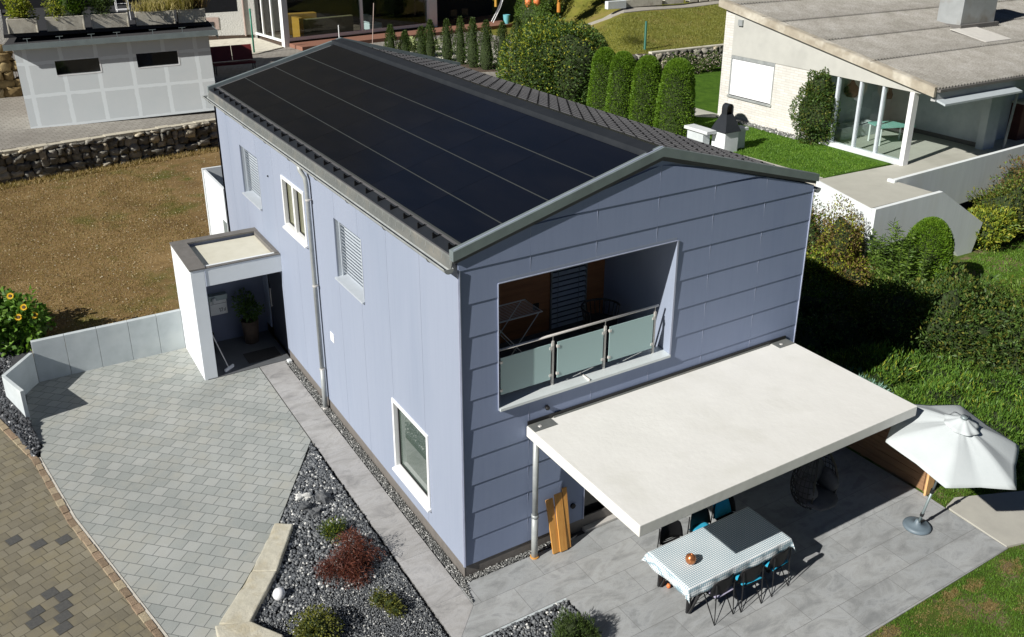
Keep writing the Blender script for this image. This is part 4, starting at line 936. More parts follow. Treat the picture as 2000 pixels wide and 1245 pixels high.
# red laceleaf maple: drooping tiers of fine leaves
mp = empty('red_maple', (-1.60,1.22,0), 'low dark red laceleaf maple spreading over the gravel', 'shrub')
Pm, Qm = crown_points([(-1.78,1.10,.22,.24,.22,.22),(-1.45,1.30,.26,.24,.26,.24),(-1.62,1.02,.2,.2,.2,.2),(-1.36,1.58,.24,.14,.24,.18),(-1.98,1.25,.16,.16,.12,.16),(-1.28,1.15,.2,.22,.16,.18),(-1.55,.82,.14,.2,.16,.14)], 5200, .6, .25, 21)
Qm[:,2] = Qm[:,2]*.3-.35; Vm, Fm = leaf_cards(Pm, Qm, .085, .012, .15, .5); fastmesh('foliage', Vm, Fm, L_maple, mp)
mb = MB()
for k in range(9):
    a = k*.7; mb.tube([(-1.6,1.2,0),(-1.6+.12*math.cos(a),1.2+.12*math.sin(a),.25),(-1.6+.35*math.cos(a),1.2+.35*math.sin(a),.22)], [.018,.011,.004], 5)
mb.build('stem', m_bark, mp)
shrub('dwarf_pine', [(.70,-2.08,.24,.24,.26,.27),(.52,-2.22,.2,.18,.2,.2),(.90,-2.2,.2,.18,.2,.2)], 5200, (.06,.010), L_thujad, 'dense dwarf pine cut by the lower picture edge in front gravel', 'shrub', (.7,-2.1,0), None, .5, .15, .4, .7, 22, .03, .8)
# ================================================================= PATIO FURNITURE
tb = empty('dining_table', (3.56,-2.26,0), 'long patio table on black angled steel legs under a patterned cloth', 'table')
mb = MB(); mb.box(2.45,4.66,-2.72,-1.80,.725,.755); mb.build('tabletop', m_black, tb)
def vleg(x, sgn):
    mb = MB()
    for y in (-2.55, -1.86):
        mb.bar((x, y, .0+.03), (x, y, .72), .07, .035); mb.bar((x, y, .025), (x+sgn*.50, y+(.0), .72), .07, .035)
    mb.bar((x, -2.55, .70), (x, -1.86, .70), .05, .03); return mb.build('leg', m_black, tb)
vleg(2.66, 1); vleg(4.46, -1)
# cloth: grid draped over the top with hanging hem and pointed corners
def cloth():
    x0, x1, y0, y1, zt = 2.425, 4.685, -2.745, -1.775, .765; hang = .17; nx, ny = 70, 40; V = []
    for j in range(ny+1):
        for i in range(nx+1):
            u = (i/nx)*(x1-x0+2*hang)-hang; v_ = (j/ny)*(y1-y0+2*hang)-hang
            ox = -u if u < 0 else (u-(x1-x0) if u > x1-x0 else 0); oy = -v_ if v_ < 0 else (v_-(y1-y0) if v_ > y1-y0 else 0)
            cx = min(max(u, 0), x1-x0); cy = min(max(v_, 0), y1-y0); d = math.hypot(ox, oy) if ox and oy else max(ox, oy)
            wob = .018*math.sin(u*9+1)*min(1, oy/.08)+.018*math.sin(v_*11)*min(1, ox/.08)
            fl = .16+.12*math.sin(u*5.3+v_*3.1)
            if ox and oy: fl += .25
            sx = (-1 if u < 0 else 1) if ox else 0; sy = (-1 if v_ < 0 else 1) if oy else 0
            V.append((x0+cx+sx*(ox*fl+wob*(ox > 0)), y0+cy+sy*(oy*fl+abs(wob)*(oy > 0)), zt-d*.97 if d else zt+.001*math.sin(u*7)*math.sin(v_*9)))
    F = [(j*(nx+1)+i, j*(nx+1)+i+1, (j+1)*(nx+1)+i+1, (j+1)*(nx+1)+i) for j in range(ny) for i in range(nx)]
    mb = MB(); mb.add(V, F); o = mb.build('tablecloth', m_cloth, smooth=True); s_ = o.modifiers.new('thick', 'SOLIDIFY'); s_.thickness = .003; return o
tag(cloth(), 'white tablecloth with small blue-grey diamond pattern draped over the patio table', 'tablecloth')
mb = MB(); mb.lathe((2.84,-2.33,.767), [(0,.0),(.05,.004),(.078,.04),(.088,.085),(.078,.13),(.045,.16),(.03,.172),(.022,.172),(.02,.15),(0,.15)], 24)
o = mb.build('copper_vase', m_copper, smooth=True); tag(o, 'round copper vase standing on the tablecloth', 'vase')
mb = MB(); mb.lathe((2.78,-1.95,.0), [(0,0),(.028,.01),(.038,.045),(.025,.08),(0,.085)], 14)
o = mb.build('terracotta_pot', m_orange, smooth=True); tag(o, 'tiny orange pot on the tiles beneath the left end of the table', 'pot')
def chair(loc, rz, label):
    r = empty('patio_chair', (0,0,0), label, 'chair', 'black shell chairs round the patio table')
    # seat and curved back shells
    def shell(fn, nu, nv, th, name):
        V = [fn(i/nu*2-1, j/nv) for j in range(nv+1) for i in range(nu+1)]; F = [(j*(nu+1)+i, j*(nu+1)+i+1, (j+1)*(nu+1)+i+1, (j+1)*(nu+1)+i) for j in range(nv) for i in range(nu)]
        m_ = MB(); m_.add(V, F); o = m_.build(name, m_blackplastic, r, smooth=True); s_ = o.modifiers.new('thick', 'SOLIDIFY'); s_.thickness = th; return o
    shell(lambda u, t: (.225*u*(1-.12*t), .24-.46*t, .455+.03*abs(u)**3-.012*math.sin(t*PI)), 12, 8, .014, 'seat')
    shell(lambda u, t: (.25*u*(1-.16*t**3), -.245-.05*t+.08*u*u, .50+.345*t-.07*t*abs(u)**3), 12, 8, .012, 'backrest')
    for sx in (-.2, .2):
        m_ = MB(); m_.tube([(sx,-.25,.76),(sx,-.26,.5),(sx*1.05,-.29,.012),(sx*1.02,-.02,.43),(sx*1.02,.0,.43),(sx*1.05,.24,.012),(sx,.20,.44)], .0105, 6); m_.build('leg', m_black, r)
    m_ = MB(); m_.tube([(-.2,-.01,.44),(.2,-.01,.44)], .009, 6); m_.tube([(-.2,-.24,.47),(.2,-.24,.47)], .009, 6); m_.build('crossbar', m_black, r)
    r.location = loc; r.rotation_euler = (0,0,rz); return r
def chair_copy(src, loc, rz, label): c = copy_tree(src); c.location = loc; c.rotation_euler = (0,0,rz); c['label'] = label; return c
ch0 = chair((3.04,-2.66,0), R(3), 'front patio chair nearest the copper vase, lavender cushion on its seat')
chair_copy(ch0, (3.63,-2.70,0), R(-4), 'front patio chair in the middle of its side, turquoise cushion on its seat')
chair_copy(ch0, (4.26,-2.68,0), R(5), 'front patio chair farthest right, at the shaded end of the table, turquoise cushion')
chair_copy(ch0, (3.16,-1.69,0), R(178), 'rear patio chair closest to the canopy corner, black seat with no cushion')
chair_copy(ch0, (3.82,-1.70,0), R(184), 'rear patio chair behind the middle of the table, blue cushion on its seat')
chair_copy(ch0, (4.40,-1.66,0), R(176), 'rear patio chair at the shaded table end, blue cushion over its back')
def cushion(x, y, rz, m, label, z=.50, tall=False):
    n = 12; V = []; 
    for j in range(n+1):
        for i in range(n+1):
            u = i/n*2-1; v_ = j/n*2-1; e = max(abs(u), abs(v_)); V.append((.2*u, .2*v_, .035*(1-e**4)))
    F = [(j*(n+1)+i, j*(n+1)+i+1, (j+1)*(n+1)+i+1, (j+1)*(n+1)+i) for j in range(n) for i in range(n)]
    m_ = MB(); m_.add(V, F); m_.add([(a, b, -.2*c) for a, b, c in V], [f[::-1] for f in F]); o = m_.build('seat_cushion', m, smooth=True, origin=(0,0,0)); o.location = (x, y, z); o.rotation_euler = (R(72) if tall else 0, 0, rz)
    tag(o, label, 'cushion', 'cushions on the patio chairs'); return o
cushion(3.05,-2.72, R(3), m_lav, 'lavender cushion on the front chair nearest the copper vase')
cushion(3.63,-2.75, R(-4), m_blue_cush, 'turquoise cushion on the middle front chair')
cushion(4.26,-2.73, R(5), m_blue_cush, 'turquoise cushion on the front chair at the right')
cushion(3.82,-1.64, R(184), m_blue_cush, 'blue cushion on the rear chair behind the middle of the table')
cushion(4.40,-1.42, R(0), m_blue_cush, 'blue cushion propped upright on the rear chair at the shaded table end', .68, True)
# egg chair
eg = empty('egg_chair', (6.2,-1.75,0), 'black woven egg-shaped hanging chair in the shade beneath the canopy', 'lounge chair')
EC = Vector((6.05,-2.05,1.0)); mb = MB()
def egg(t, a, k=1):   # t 0 bottom ..1 top ; a angle
    z = -.62+1.35*t; r = .50*math.sin(PI*min(1, t**.8))**.62*(1-.28*t)*k; return EC+Vector((r*math.cos(a), r*.8*math.sin(a)+.05, z))
for k in range(22):
    a = R(-45)+R(270)*k/21+R(0); a += R(0); mb.tube([egg(t, a+.0) for t in np.linspace(.04, .96, 12)], .008, 5)
for t in np.linspace(.12, .9, 10): mb.tube([egg(t, a) for a in np.linspace(R(-45), R(225), 18)], .007, 5)
mb.build('woven_shell', m_rope, eg)
mb = MB()
mb.tube([egg(t, R(-45)) for t in np.linspace(.02,.98,14)]+[egg(t, R(225)) for t in np.linspace(.98,.02,14)], .02, 8)
mb.tube([EC+Vector((0,.05,.70)), EC+Vector((0,.05,1.40))], .012, 6)
mb.build('stand', m_black, eg)
cu = MB()
for c_, s_ in (((0,-.06,-.36),(.38,.32,.11)),((0,.16,.05),(.34,.12,.34)),((-.27,.0,-.1),(.10,.24,.22)),((.27,.0,-.1),(.10,.24,.22))): core(cu, (EC.x+c_[0], EC.y+c_[1], EC.z+c_[2], *s_), 1, 3, 0, amp=.04)
cu.build('cushion', m_cushgrey, eg, smooth=True)
mb = MB(); core(mb, (6.26,-2.22,.62,.13,.09,.04), 1, 9, 0, amp=.05); o = mb.build('small_pillow', m_lav, smooth=True); tag(o, 'small pale pillow at the front lip of the egg chair', 'pillow')
# boards leaning on the wall
for i, (x, w_, t, y0, yt, ang) in enumerate([(1.66,.14,.03,-.30,-.02,-.02),(1.80,.15,.035,-.32,-.035,.01),(1.92,.09,.03,-.30,-.02,.03)]):
    mb = MB(); mb.bar((x, y0, .02), (x+ang, yt-.05, 1.0+.06*i), w_, t); o = mb.build('timber_board', m_wood, bevel=.003)
    tag(o, ['leaning fresh timber board closest to the grey canopy post','widest leaning timber board, between the other two boards','narrow leaning timber board farthest from the canopy post'][i], 'board', 'fresh timber boards leaning on the wall')
# wooden garden screen
fn = empty('wooden_screen', (8.72,-1.2,0), 'low wooden plank screen closing the right side of the patio', 'fence')
for k in range(7):
    z = .02+k*.16; mb = MB(); mb.box(8.66, 8.69, -2.50, .30, z, z+.152); mb.build('plank', m_fencewood, fn, bevel=.003)
for y in (-2.53, -1.1, .3):
    mb = MB(); mb.box(8.691, 8.78, y-.045, y+.045, -.1, 1.16); mb.build('post', m_fencewood, fn, bevel=.004)
mb = MB(); mb.hexa([(8.58,-2.62),(8.80,-2.62),(8.80,-2.58),(8.58,-2.58)], 0, .98); mb.build('end_board', m_endwood, fn, bevel=.003)
mb = MB(); mb.box(8.655, 8.81, -2.5, .32, 1.145, 1.17); mb.build('cap_board', m_endwood, fn, bevel=.003)
# umbrella
nrm = Vector((math.sin(-.041), math.sin(-.186), 1)).normalized(); aA = Vector((0,1,0)).cross(nrm).normalized(); aB = nrm.cross(aA)
UC = Vector((7.564,-3.48,2.012)); UR = 1.17; ub = empty('parasol', (7.62,-3.04,0), 'open off-white hexagonal parasol tilted on a grey pole with round base', 'parasol')
def up(r, th, h): return UC+aA*(r*math.cos(th))+aB*(r*math.sin(th))+nrm*h
V = []; F = []; nr, nt_ = 12, 72
for i in range(nr+1):
    t = i/nr
    for k in range(nt_):
        th = k/nt_*2*PI; ph = ((th-2.621) % (PI/3))/(PI/3); hexr = math.cos(PI/6)/math.cos((ph-.5)*PI/3)
        sag = (1-abs(2*ph-1))**1.2 if 1 else 0
        rr2 = UR*t*hexr*(1-.035*sag*t*t); h = .48*(1-t)**1.0*1.0+.05*math.sin(PI*t)-.045*sag*math.sin(PI*min(1,t*1.0))*1.2*(.3+t)
        h += .008*math.sin(th*18)*max(0, .55-t)*1.5*(t > .05)
        V.append(tuple(up(rr2, th, h)))
for i in range(nr):
    for k in range(nt_): F.append((i*nt_+k, i*nt_+(k+1) % nt_, (i+1)*nt_+(k+1) % nt_, (i+1)*nt_+k))
mb = MB(); mb.add(V, F); o = mb.build('canopy', m_umb, ub, smooth=True); s_ = o.modifiers.new('t', 'SOLIDIFY'); s_.thickness = .004
V = []; F = []
for i in range(5):
    t = i/4
    for k in range(48):
        th = k/48*2*PI; r_ = (.03+.25*t)*(1+.06*math.sin(th*8)*t); V.append(tuple(up(r_, th, .60-.15*t-.015*math.sin(PI*t)+.01*math.sin(th*8)*t)))
for i in range(4):
    for k in range(48): F.append((i*48+k, i*48+(k+1) % 48, (i+1)*48+(k+1) % 48, (i+1)*48+k))
mb = MB(); mb.add(V, F); o = mb.build('vent', m_umb, ub, smooth=True); s_ = o.modifiers.new('t', 'SOLIDIFY'); s_.thickness = .004
mb = MB(); mb.tube([up(0,0,.585), up(0,0,.625)], [.06,.052], 16); mb.build('finial', m_verge, ub, smooth=True)
bot = UC-nrm*(UC.z/nrm.z)
mb = MB(); mb.tube([bot+nrm*.04, bot+nrm*.9], .024, 10); mb.tube([bot+nrm*.9, up(0,0,.55)], .019, 10); mb.build('pole', m_verge, ub, smooth=True)
mb = MB(); mb.tube([bot+nrm*.30, bot+nrm*.36], .034, 10); mb.tube([bot+nrm*.88, bot+nrm*.97], .034, 10); mb.tube([bot+nrm*.33, bot+nrm*.33+Vector((.06,0,0))], .01, 6); mb.tube([bot+nrm*.93, bot+nrm*.93+Vector((.07,0,0))], .01, 6); mb.build('clamp', m_black, ub)
mb = MB(); mb.lathe((bot.x, bot.y, .002), [(0,.0),(.235,.0),(.245,.02),(.235,.055),(.20,.068),(.06,.08),(.04,.16),(.03,.17),(0,.17)], 36); mb.build('base', m_umbbase, ub, smooth=True)
for k in range(6):
    th = 2.621+k*PI/3; mb = MB(); mb.tube([up(.03,th,.50), up(UR*.98,th,-.01)], .008, 6); rb = mb.build('rib', m_verge, ub)
    mb = MB(); mb.tube([up(.03,th,.1), up(UR*.5,th,.225)], .006, 6); mb.build('strut', m_verge, rb)
# balcony things
dr = empty('drying_rack', (1.6,1.25,OZ0-.04), 'folding wire clothes drying rack standing on the balcony', 'drying rack')
mb = MB(); zt = OZ0+.94; mb.tube([(1.0,.95,zt),(2.12,.95,zt),(2.12,1.52,zt),(1.0,1.52,zt),(1.0,.95,zt)], .010, 6)
for k in range(11): y = .99+k*.05; mb.tube([(1.0,y,zt),(2.12,y,zt)], .0035, 4)
mb.build('drying_frame', m_steel, dr)
for y in (.95, 1.52):
    mb = MB(); mb.tube([(2.05,y,zt),(1.25,y,OZ0-.03)], .008, 6); mb.tube([(1.15,y,zt),(1.95,y,OZ0-.03)], .008, 6); mb.build('leg', m_steel, dr)
bt = empty('round_chair', (3.45,1.05,OZ0-.04), 'dark round-backed wicker chair at the shaded right of the balcony', 'chair')
mb = MB()
for k in range(15):
    a = R(-20)+R(220)*k/14; mb.tube([(3.45+.30*math.cos(a), 1.05+.28*math.sin(a), OZ0+.36), (3.45+.36*math.cos(a), 1.05+.34*math.sin(a), OZ0+.66)], .009, 5)
mb.tube([(3.45+.36*math.cos(a), 1.05+.34*math.sin(a), OZ0+.66) for a in np.linspace(R(-20), R(200), 20)], .02, 8)
mb.build('backrest', m_rope, bt)
mb = MB(); mb.lathe((3.45,1.05,OZ0+.34), [(0,.0),(.31,.0),(.32,.03),(.30,.06),(0,.07)], 24); mb.build('seat', m_rope, bt)
for a in (45,135,225,315):
    mb = MB(); mb.tube([(3.45+.2*math.cos(R(a)),1.05+.2*math.sin(R(a)),OZ0+.34),(3.45+.28*math.cos(R(a)),1.05+.28*math.sin(R(a)),OZ0-.03)], .012, 6); mb.build('leg', m_black, bt)
fr = empty('folding_stool', (3.4,.42,OZ0-.04), 'black folding metal stool lying behind the right glass panel', 'stool')
mb = MB(); mb.tube([(3.0,.35,OZ0+.04),(3.8,.30,OZ0+.07),(3.8,.6,OZ0+.07),(3.0,.62,OZ0+.04),(3.0,.35,OZ0+.04)], .011, 6)
for x in (3.2,3.4,3.6): mb.tube([(x,.33,OZ0+.06),(x+.1,.6,OZ0+.06)], .008, 5)
mb.build('frame', m_black, fr)

# ================================================================= NATURAL STONE WALLS
def stone_wall(name, a, b, z0, z1, thick, m, label, rowh=.27, seed=1, jut=.06, zb=None):
    """courses of real irregular stones from a to b (front line), back side behind"""
    r = np.random.default_rng(seed); root = empty(name, ((a[0]+b[0])/2, (a[1]+b[1])/2, z0), label, 'stone wall')
    L_ = math.hypot(b[0]-a[0], b[1]-a[1]); dx, dy = (b[0]-a[0])/L_, (b[1]-a[1])/L_; nx, ny = dy, -dx
    C = []; Sx = []; z = z0; 
    while z < z1-.05:
        h = min(rowh*r.uniform(.75, 1.3), z1-z); s_ = -r.uniform(0, .3)
        while s_ < L_:
            l_ = r.uniform(.22, .62)*rowh/.27; cz = z+h/2+r.normal(0, .03)
            C.append((a[0]+dx*(s_+l_/2)+nx*r.uniform(-.03, jut), a[1]+dy*(s_+l_/2)+ny*r.uniform(-.03, jut), cz+ (zb(s_/L_) if zb else 0))); Sx.append((l_*.56, .20, h*.60)); s_ += l_
        z += h
    C = np.array(C); Sx = np.array(Sx); seg, rings = 10, 7
    U = np.array([(math.sin(PI*(i+.0)/rings)*math.cos(2*PI*k/seg), math.sin(PI*i/rings)*math.sin(2*PI*k/seg), math.cos(PI*i/rings)) for i in range(rings+1) for k in range(seg)])
    U = np.sign(U)*np.abs(U)**.55     # boxy stones
    n = len(C); V = (U[None]*(1+r.uniform(-.34, .22, (n, len(U), 1)))+r.normal(0, .10, (n, len(U), 3)))*Sx[:,None,:]
    Vx = V[...,0]*dx+V[...,1]*nx; Vy = V[...,0]*dy+V[...,1]*ny; V = np.stack([Vx, Vy, V[...,2]], 2)+C[:,None]
    F0 = np.array([(i*seg+k, (i+1)*seg+k, (i+1)*seg+(k+1) % seg, i*seg+(k+1) % seg) for i in range(rings) for k in range(seg)])
    F = (F0[None]+len(U)*np.arange(n)[:,None,None]).reshape(-1, 4)
    fastmesh('stonework', V.reshape(-1, 3), F, m, root)
    mb = MB(); mb.hexa([(a[0]-nx*.02, a[1]-ny*.02),(b[0]-nx*.02, b[1]-ny*.02),(b[0]-nx*thick, b[1]-ny*thick),(a[0]-nx*thick, a[1]-ny*thick)], z0-.4, z1-.04); mb.build('backing', m_soil, root); return root, (dx, dy, nx, ny, L_)
sw, (dx, dy, nx, ny, L_) = stone_wall('dry_stone_wall', (-9.5,24.75), (6.5,27.05), .92, 2.06, .5, m_boulder, 'dark rough dry stone wall holding the paved yard above the dry lawn', .24, 3)
mb = MB(); rnd = random.Random(9); a = (-5.4,25.35)
for k in range(26):
    s0 = k*.5; p = (-5.9+dx*s0, 25.27+dy*s0); w_ = rnd.uniform(.20,.30)
    mb.hexa([(p[0]+nx*.10,p[1]+ny*.10),(p[0]+dx*.49+nx*.10,p[1]+dy*.49+ny*.10),(p[0]+dx*.49-nx*w_,p[1]+dy*.49-ny*w_),(p[0]-nx*w_,p[1]-ny*w_)], 2.0, 2.125+rnd.uniform(-.01,.015))
mb.build('coping', pm('pale_coping', (.52,.48,.38), (.40,.37,.29), 4, .9, bs=.4, bscale=20), sw, bevel=.01)
stone_wall('field_stone_wall', (24.3,27.85), (40,28.05), 1.5, 2.66, .5, m_boulder, 'stone wall below the meadow beside the white neighbour house', .28, 8)
mb = MB(); mb.hexa([(26.9,27.78),(33,27.86),(33,28.15),(26.9,28.08)], 2.63, 2.74)
tag(mb.build('wall_coping', m_planter, bevel=.02), 'pale concrete coping along the top of the meadow stone wall', 'wall coping')
stone_wall('tan_stone_wall', (-5.6,36.0), (-3.68,36.0), 2.1, 4.4, .5, m_tanstone, 'tan natural stone wall just left of the grey shed', .34, 5)
mb = MB(); mb.box(-6.2,-3.66,36.1,37,4.45,5.9); o = mb.build('pale_pier', m_rough); tag(o, 'pale rendered pier above the tan stone wall at the left picture edge', 'pier')

# ================================================================= GREY SHED
def m_shed():
    m, t, p = newmat('gypsum_board_wall'); v = coord(t); sep = N(t, 'ShaderNodeSeparateXYZ'); t.links.new(v, sep.inputs[0])
    wob = mathn(t, 'MULTIPLY', mathn(t, 'SUBTRACT', noise(t, v, 2.5, 5, .7), .5), .12)
    def band(src, period, off, half):
        x = mathn(t, 'ADD', mathn(t, 'ADD', src, wob), off); f = mathn(t, 'SUBTRACT', mathn(t, 'FRACT', mathn(t, 'DIVIDE', x, period)), .5)
        return mathn(t, 'LESS_THAN', mathn(t, 'ABSOLUTE', f), half/period)
    bx = band(sep.outputs[0], 1.25, .10, .075); bz = band(sep.outputs[2], 1.25, .55, .065)
    f = mathn(t, 'MULTIPLY', mathn(t, 'MAXIMUM', bx, bz), .75)
    c = mix(t, f, ramp(t, noise(t, v, 1.2, 3), [(.3, (.60,.65,.665)), (.7, (.64,.68,.69))]), (.80,.86,.88))
    t.links.new(c, p.inputs['Base Color']); p.inputs['Roughness'].default_value = .9; return m
m_shed = m_shed()
sh = empty('grey_shed', (-.2,28.3,2.1), 'grey board-clad shed with pale filled joints and two slot windows', 'shed')
SX0, SX1, SY, SZ = -3.76, 3.40, 28.3, 5.30
ww = [(-2.44,-.83,4.15,4.70),(.53,2.13,4.18,4.73)]
mb = MB(); cells = [(SX0,SX1,2.14,SZ)]
for (o0,o1,p0,p1) in ww:
    nc = []
    for a,b,c,d in cells:
        if b <= o0 or a >= o1: nc.append((a,b,c,d)); continue
        nc += [(a,o0,c,d),(o1,b,c,d),(o0,o1,c,p0),(o0,o1,p1,d)]
    cells = nc
for a,b,c,d in cells: mb.box(a,b,SY,SY+.12,c,d)
mb.box(SX0,SX0+.12,SY+.12,31.2,2.14,SZ); mb.box(SX1-.12,SX1,SY+.12,31.2,2.14,SZ); mb.box(SX0,SX1,31.08,31.2,2.14,SZ-.001)
mb.build('wall', m_shed, sh)
mb = MB(); mb.prof([(27.98,5.30),(27.98,5.47),(31.2,5.35),(31.2,5.18)], 'x', SX0-.28, SX1+.33); rf = mb.build('roof', pm('black_bitumen', (.03,.03,.032), (.02,.02,.022), 6, .95), sh)
mb = MB(); mb.box(SX0-.30,SX1+.35,27.95,27.979,5.27,5.49); mb.box(SX1+.331,SX1+.35,27.98,31.2,5.15,5.46); mb.build('fascia', m_verge, rf)
for k in range(6):
    x = -3.2+k*1.12-(.2 if k == 3 else 0); mb = MB(); mb.box(x-.012,x+.012,28.0,28.02,5.46,5.66); mb.box(x-.13,x+.13,28.0,28.03,5.655,5.67); mb.build('roof_bracket', m_verge, rf)
for (o0,o1,p0,p1) in ww:
    mb = MB(); mb.box(o0,o1,SY+.14,SY+.16,p0,p1); wn = mb.build('window', m_darkglass, sh)
    mb = MB(); mb.box(o1-.03,o1+.02,SY-.008,SY+.12,p0-.03,p1); mb.box(o0,o1-.03,SY-.008,SY+.12,p0-.04,p0); mb.build('frame', m_white, wn)
mb = MB(); mb.box(SX0+.02,SX1-.02,SY+.03,SY+.1,2.09,2.139); mb.build('base_gap', m_black, sh)
sh.rotation_euler = (0, -.022, -.13)
# ================================================================= TERRACE HOUSE (far left, behind the shed)
th_ = empty('terrace_house', (-1,34,2.1), 'dark-fronted house with a paved roof terrace behind the grey shed', 'building')
mb = MB(); mb.hexa([(-3.45,31.3),(3.7,31.3),(4.45,40),(-3.4,40)],2.0,5.22); mb.build('terrace_block', m_plinth, th_)
mb = MB(); mb.hexa([(-3.45,31.3),(3.7,31.3),(4.45,40),(-3.4,40)],5.221,5.26); mb.build('terrace_floor', m_plinth, th_)
mb = MB(); mb.box(-9,7.4,38.4,38.8,5.0,9.0); mb.build('wall', m_dark, th_)
mb = MB(); mb.box(-3.4,-.3,37.2,38.39,7.35,7.5); mb.build('awning', m_awn, th_)
mb = MB(); mb.box(-.2,3.9,38.32,38.39,5.5,8.2); wn = mb.build('terrace_window', m_darkglass, th_)
mb = MB(); mb.box(-.3,-.2,38.28,38.39,5.4,8.3); mb.box(1.2,1.27,38.28,38.31,5.5,8.2); mb.box(-.2,3.9,38.28,38.31,5.4,5.5); mb.build('frame', m_winbrown, wn)
planter_xs = [(-3.70,-2.60,.0),(-2.28,-.84,.0),(-.56,.90,.0),(1.20,2.82,.0),(2.95,4.12,.0)]
pl_lab = ['weathered concrete planter with yellow-green shrubs, at the left end of the row','long concrete planter with conifer and low greenery left of the white chair','concrete planter streaked by shadows, below the white terrace chair','clean-faced long concrete planter with tall dry grasses','concrete planter at the right end of the row, filled with tawny grass']
for i, (a, b, _) in enumerate(planter_xs):
    r = empty('concrete_planter', ((a+b)/2,31.75,5.26), pl_lab[i], 'planter', 'concrete planters along the roof terrace edge')
    mb = MB(); y0, y1, zb, zt = 31.45, 32.05, 5.28, 5.86
    mb.prof([(y0+.05,zb),(y1-.05,zb),(y1,zt),(y1-.06,zt),(y1-.06,zt-.05),(y0+.06,zt-.05),(y0+.06,zt),(y0,zt)], 'x', a+.001, b-.001)
    mb.box(a,a+.06,y0+.01,y1-.01,zb+.002,zt-.001); mb.box(b-.06,b,y0+.01,y1-.01,zb+.002,zt-.001)
    mb.build('box', m_planter, r, bevel=.012)
    mb = MB(); mb.box(a+.061,b-.061,y0+.061,y1-.061,zt-.049,zt-.02); mb.build('soil', m_soil, r); r.rotation_euler = (0, 0, -.10)
for i, (x0, x1, hh, mt, lb_, nm, lf, n, cat, upv) in enumerate([
  (-3.66,-2.66,.75,L_yel,'yellow-green bushy planting in the leftmost terrace planter','leafy_shrub',(.10,.055),1500,'shrub',.2),
  (-2.25,-1.45,.55,L_yel,'low mixed greenery in the second terrace planter','leafy_shrub',(.08,.04),800,'shrub',.2),
  (-.52,.3,.75,L_thujad,'dark spreading conifer in the planter below the white chair','conifer',(.12,.025),2000,'shrub',.4)]):
    cxx = (x0+x1)/2; shrub(nm, [(cxx,31.75,5.86+hh*.4,(x1-x0)/2,.32,hh*.6)], n, lf, mt, lb_, cat, (cxx,31.75,5.8), None, .8, .2, .6, upv, 60+i, .03, .55)
shrub('conifer', [(-1.30,31.75,6.35,.42,.36,.6),(-1.0,31.75,6.1,.35,.3,.4)], 2600, (.11,.022), L_thuja, 'bright green conifer spilling over the second terrace planter', 'shrub', (-1.25,31.75,5.8), None, .6, .2, .5, .5, 66, .03, .65)
def grass_tuft(name, x, y, z, rad, h, n, mat, label, rot=0, wd=.012, group=None):
    P = np.stack([x+rng.normal(0, rad*.45, n), y+rng.normal(0, rad*.3, n), np.full(n, z)], 1); D = np.stack([rng.normal(0, .28, n), rng.normal(0, .28, n), np.ones(n)], 1); D /= np.linalg.norm(D, axis=1)[:,None]
    hh = (h*rng.uniform(.5, 1.15, n))[:,None]; A = np.cross(D, rng.normal(0, 1, (n, 3))); A /= np.linalg.norm(A, axis=1)[:,None]; bend = np.stack([rng.normal(0,.25,n), rng.normal(0,.25,n), -rng.uniform(.05,.2,n)], 1)*hh
    M_ = P+D*hh*.6; T_ = P+D*hh+bend; V = np.stack([P-A*wd, P+A*wd, M_+A*wd*.8, T_, M_-A*wd*.8], 1).reshape(-1, 3); b = 5*np.arange(n)[:,None]
    F = np.concatenate([b+np.array([[0,1,2,4]]), b+np.array([[4,2,3,3]])]); F4 = b+np.array([[0,1,2,4]]); 
    F3 = b+np.array([[4,2,3]]); root = empty(name, (x,y,z), label, 'grass', group)
    me_o = fastmesh('blades', V, F4, mat, root); fastmesh('tips', V.copy(), F3, mat, root); return root
grass_tuft('ornamental_grass', 1.95, 31.72, 5.84, .85, .62, 420, L_dry, 'sparse yellow-green grass blades in the clean long terrace planter')
grass_tuft('ornamental_grass', 3.2, 31.75, 5.84, .65, 1.0, 1100, L_dry, 'thick tawny ornamental grass filling the terrace planter by the white wall', wd=.01)
grass_tuft('ornamental_grass', 3.85, 31.75, 5.84, .32, .75, 500, leafmat('russet_grass', [(.12,.07,.03),(.2,.13,.06),(.3,.22,.1)]), 'short russet grass clump at the right end of the terrace planters')
wc = empty('garden_chair', (1.1,34.0,5.26), 'white metal garden chair on the roof terrace behind the planters', 'chair')
mb = MB()
for x in (.85, 1.35): mb.tube([(x,33.8,5.26),(x,33.85,5.72),(x,33.9,6.2),(x,34.3,6.2)], .018, 6); mb.tube([(x+.08,34.3,5.26),(x,34.25,5.72),(x,34.35,6.7)], .018, 6)
mb.build('frame', m_white, wc)
mb = MB(); mb.box(.85,1.35,33.82,34.28,5.70,5.73); mb.build('seat', m_white, wc)
mb = MB()
for z in (5.95,6.15,6.35,6.55): mb.tube([(.85,34.32,z),(1.35,34.32,z)], .014, 6)
mb.tube([(.85,34.35,6.7),(1.1,34.36,6.78),(1.35,34.35,6.7)], .016, 6); mb.build('backrest', m_white, wc)
MB().hexa([(-4.0,29.25),(3.72,29.25),(3.72,40),(-3.4,40)], 5.56, 5.70).build('terrace_edge', m_dark, th_)
for o in [o for o in bpy.data.objects if o.parent is None and o.name.split('.')[0] in ('concrete_planter','leafy_shrub','conifer','ornamental_grass','garden_chair')]:
    o.location.x -= (o.location.x+5.55)*.055; o.location.y -= 2.42; o.location.z += .44; o.scale = (.945, .945, .945)
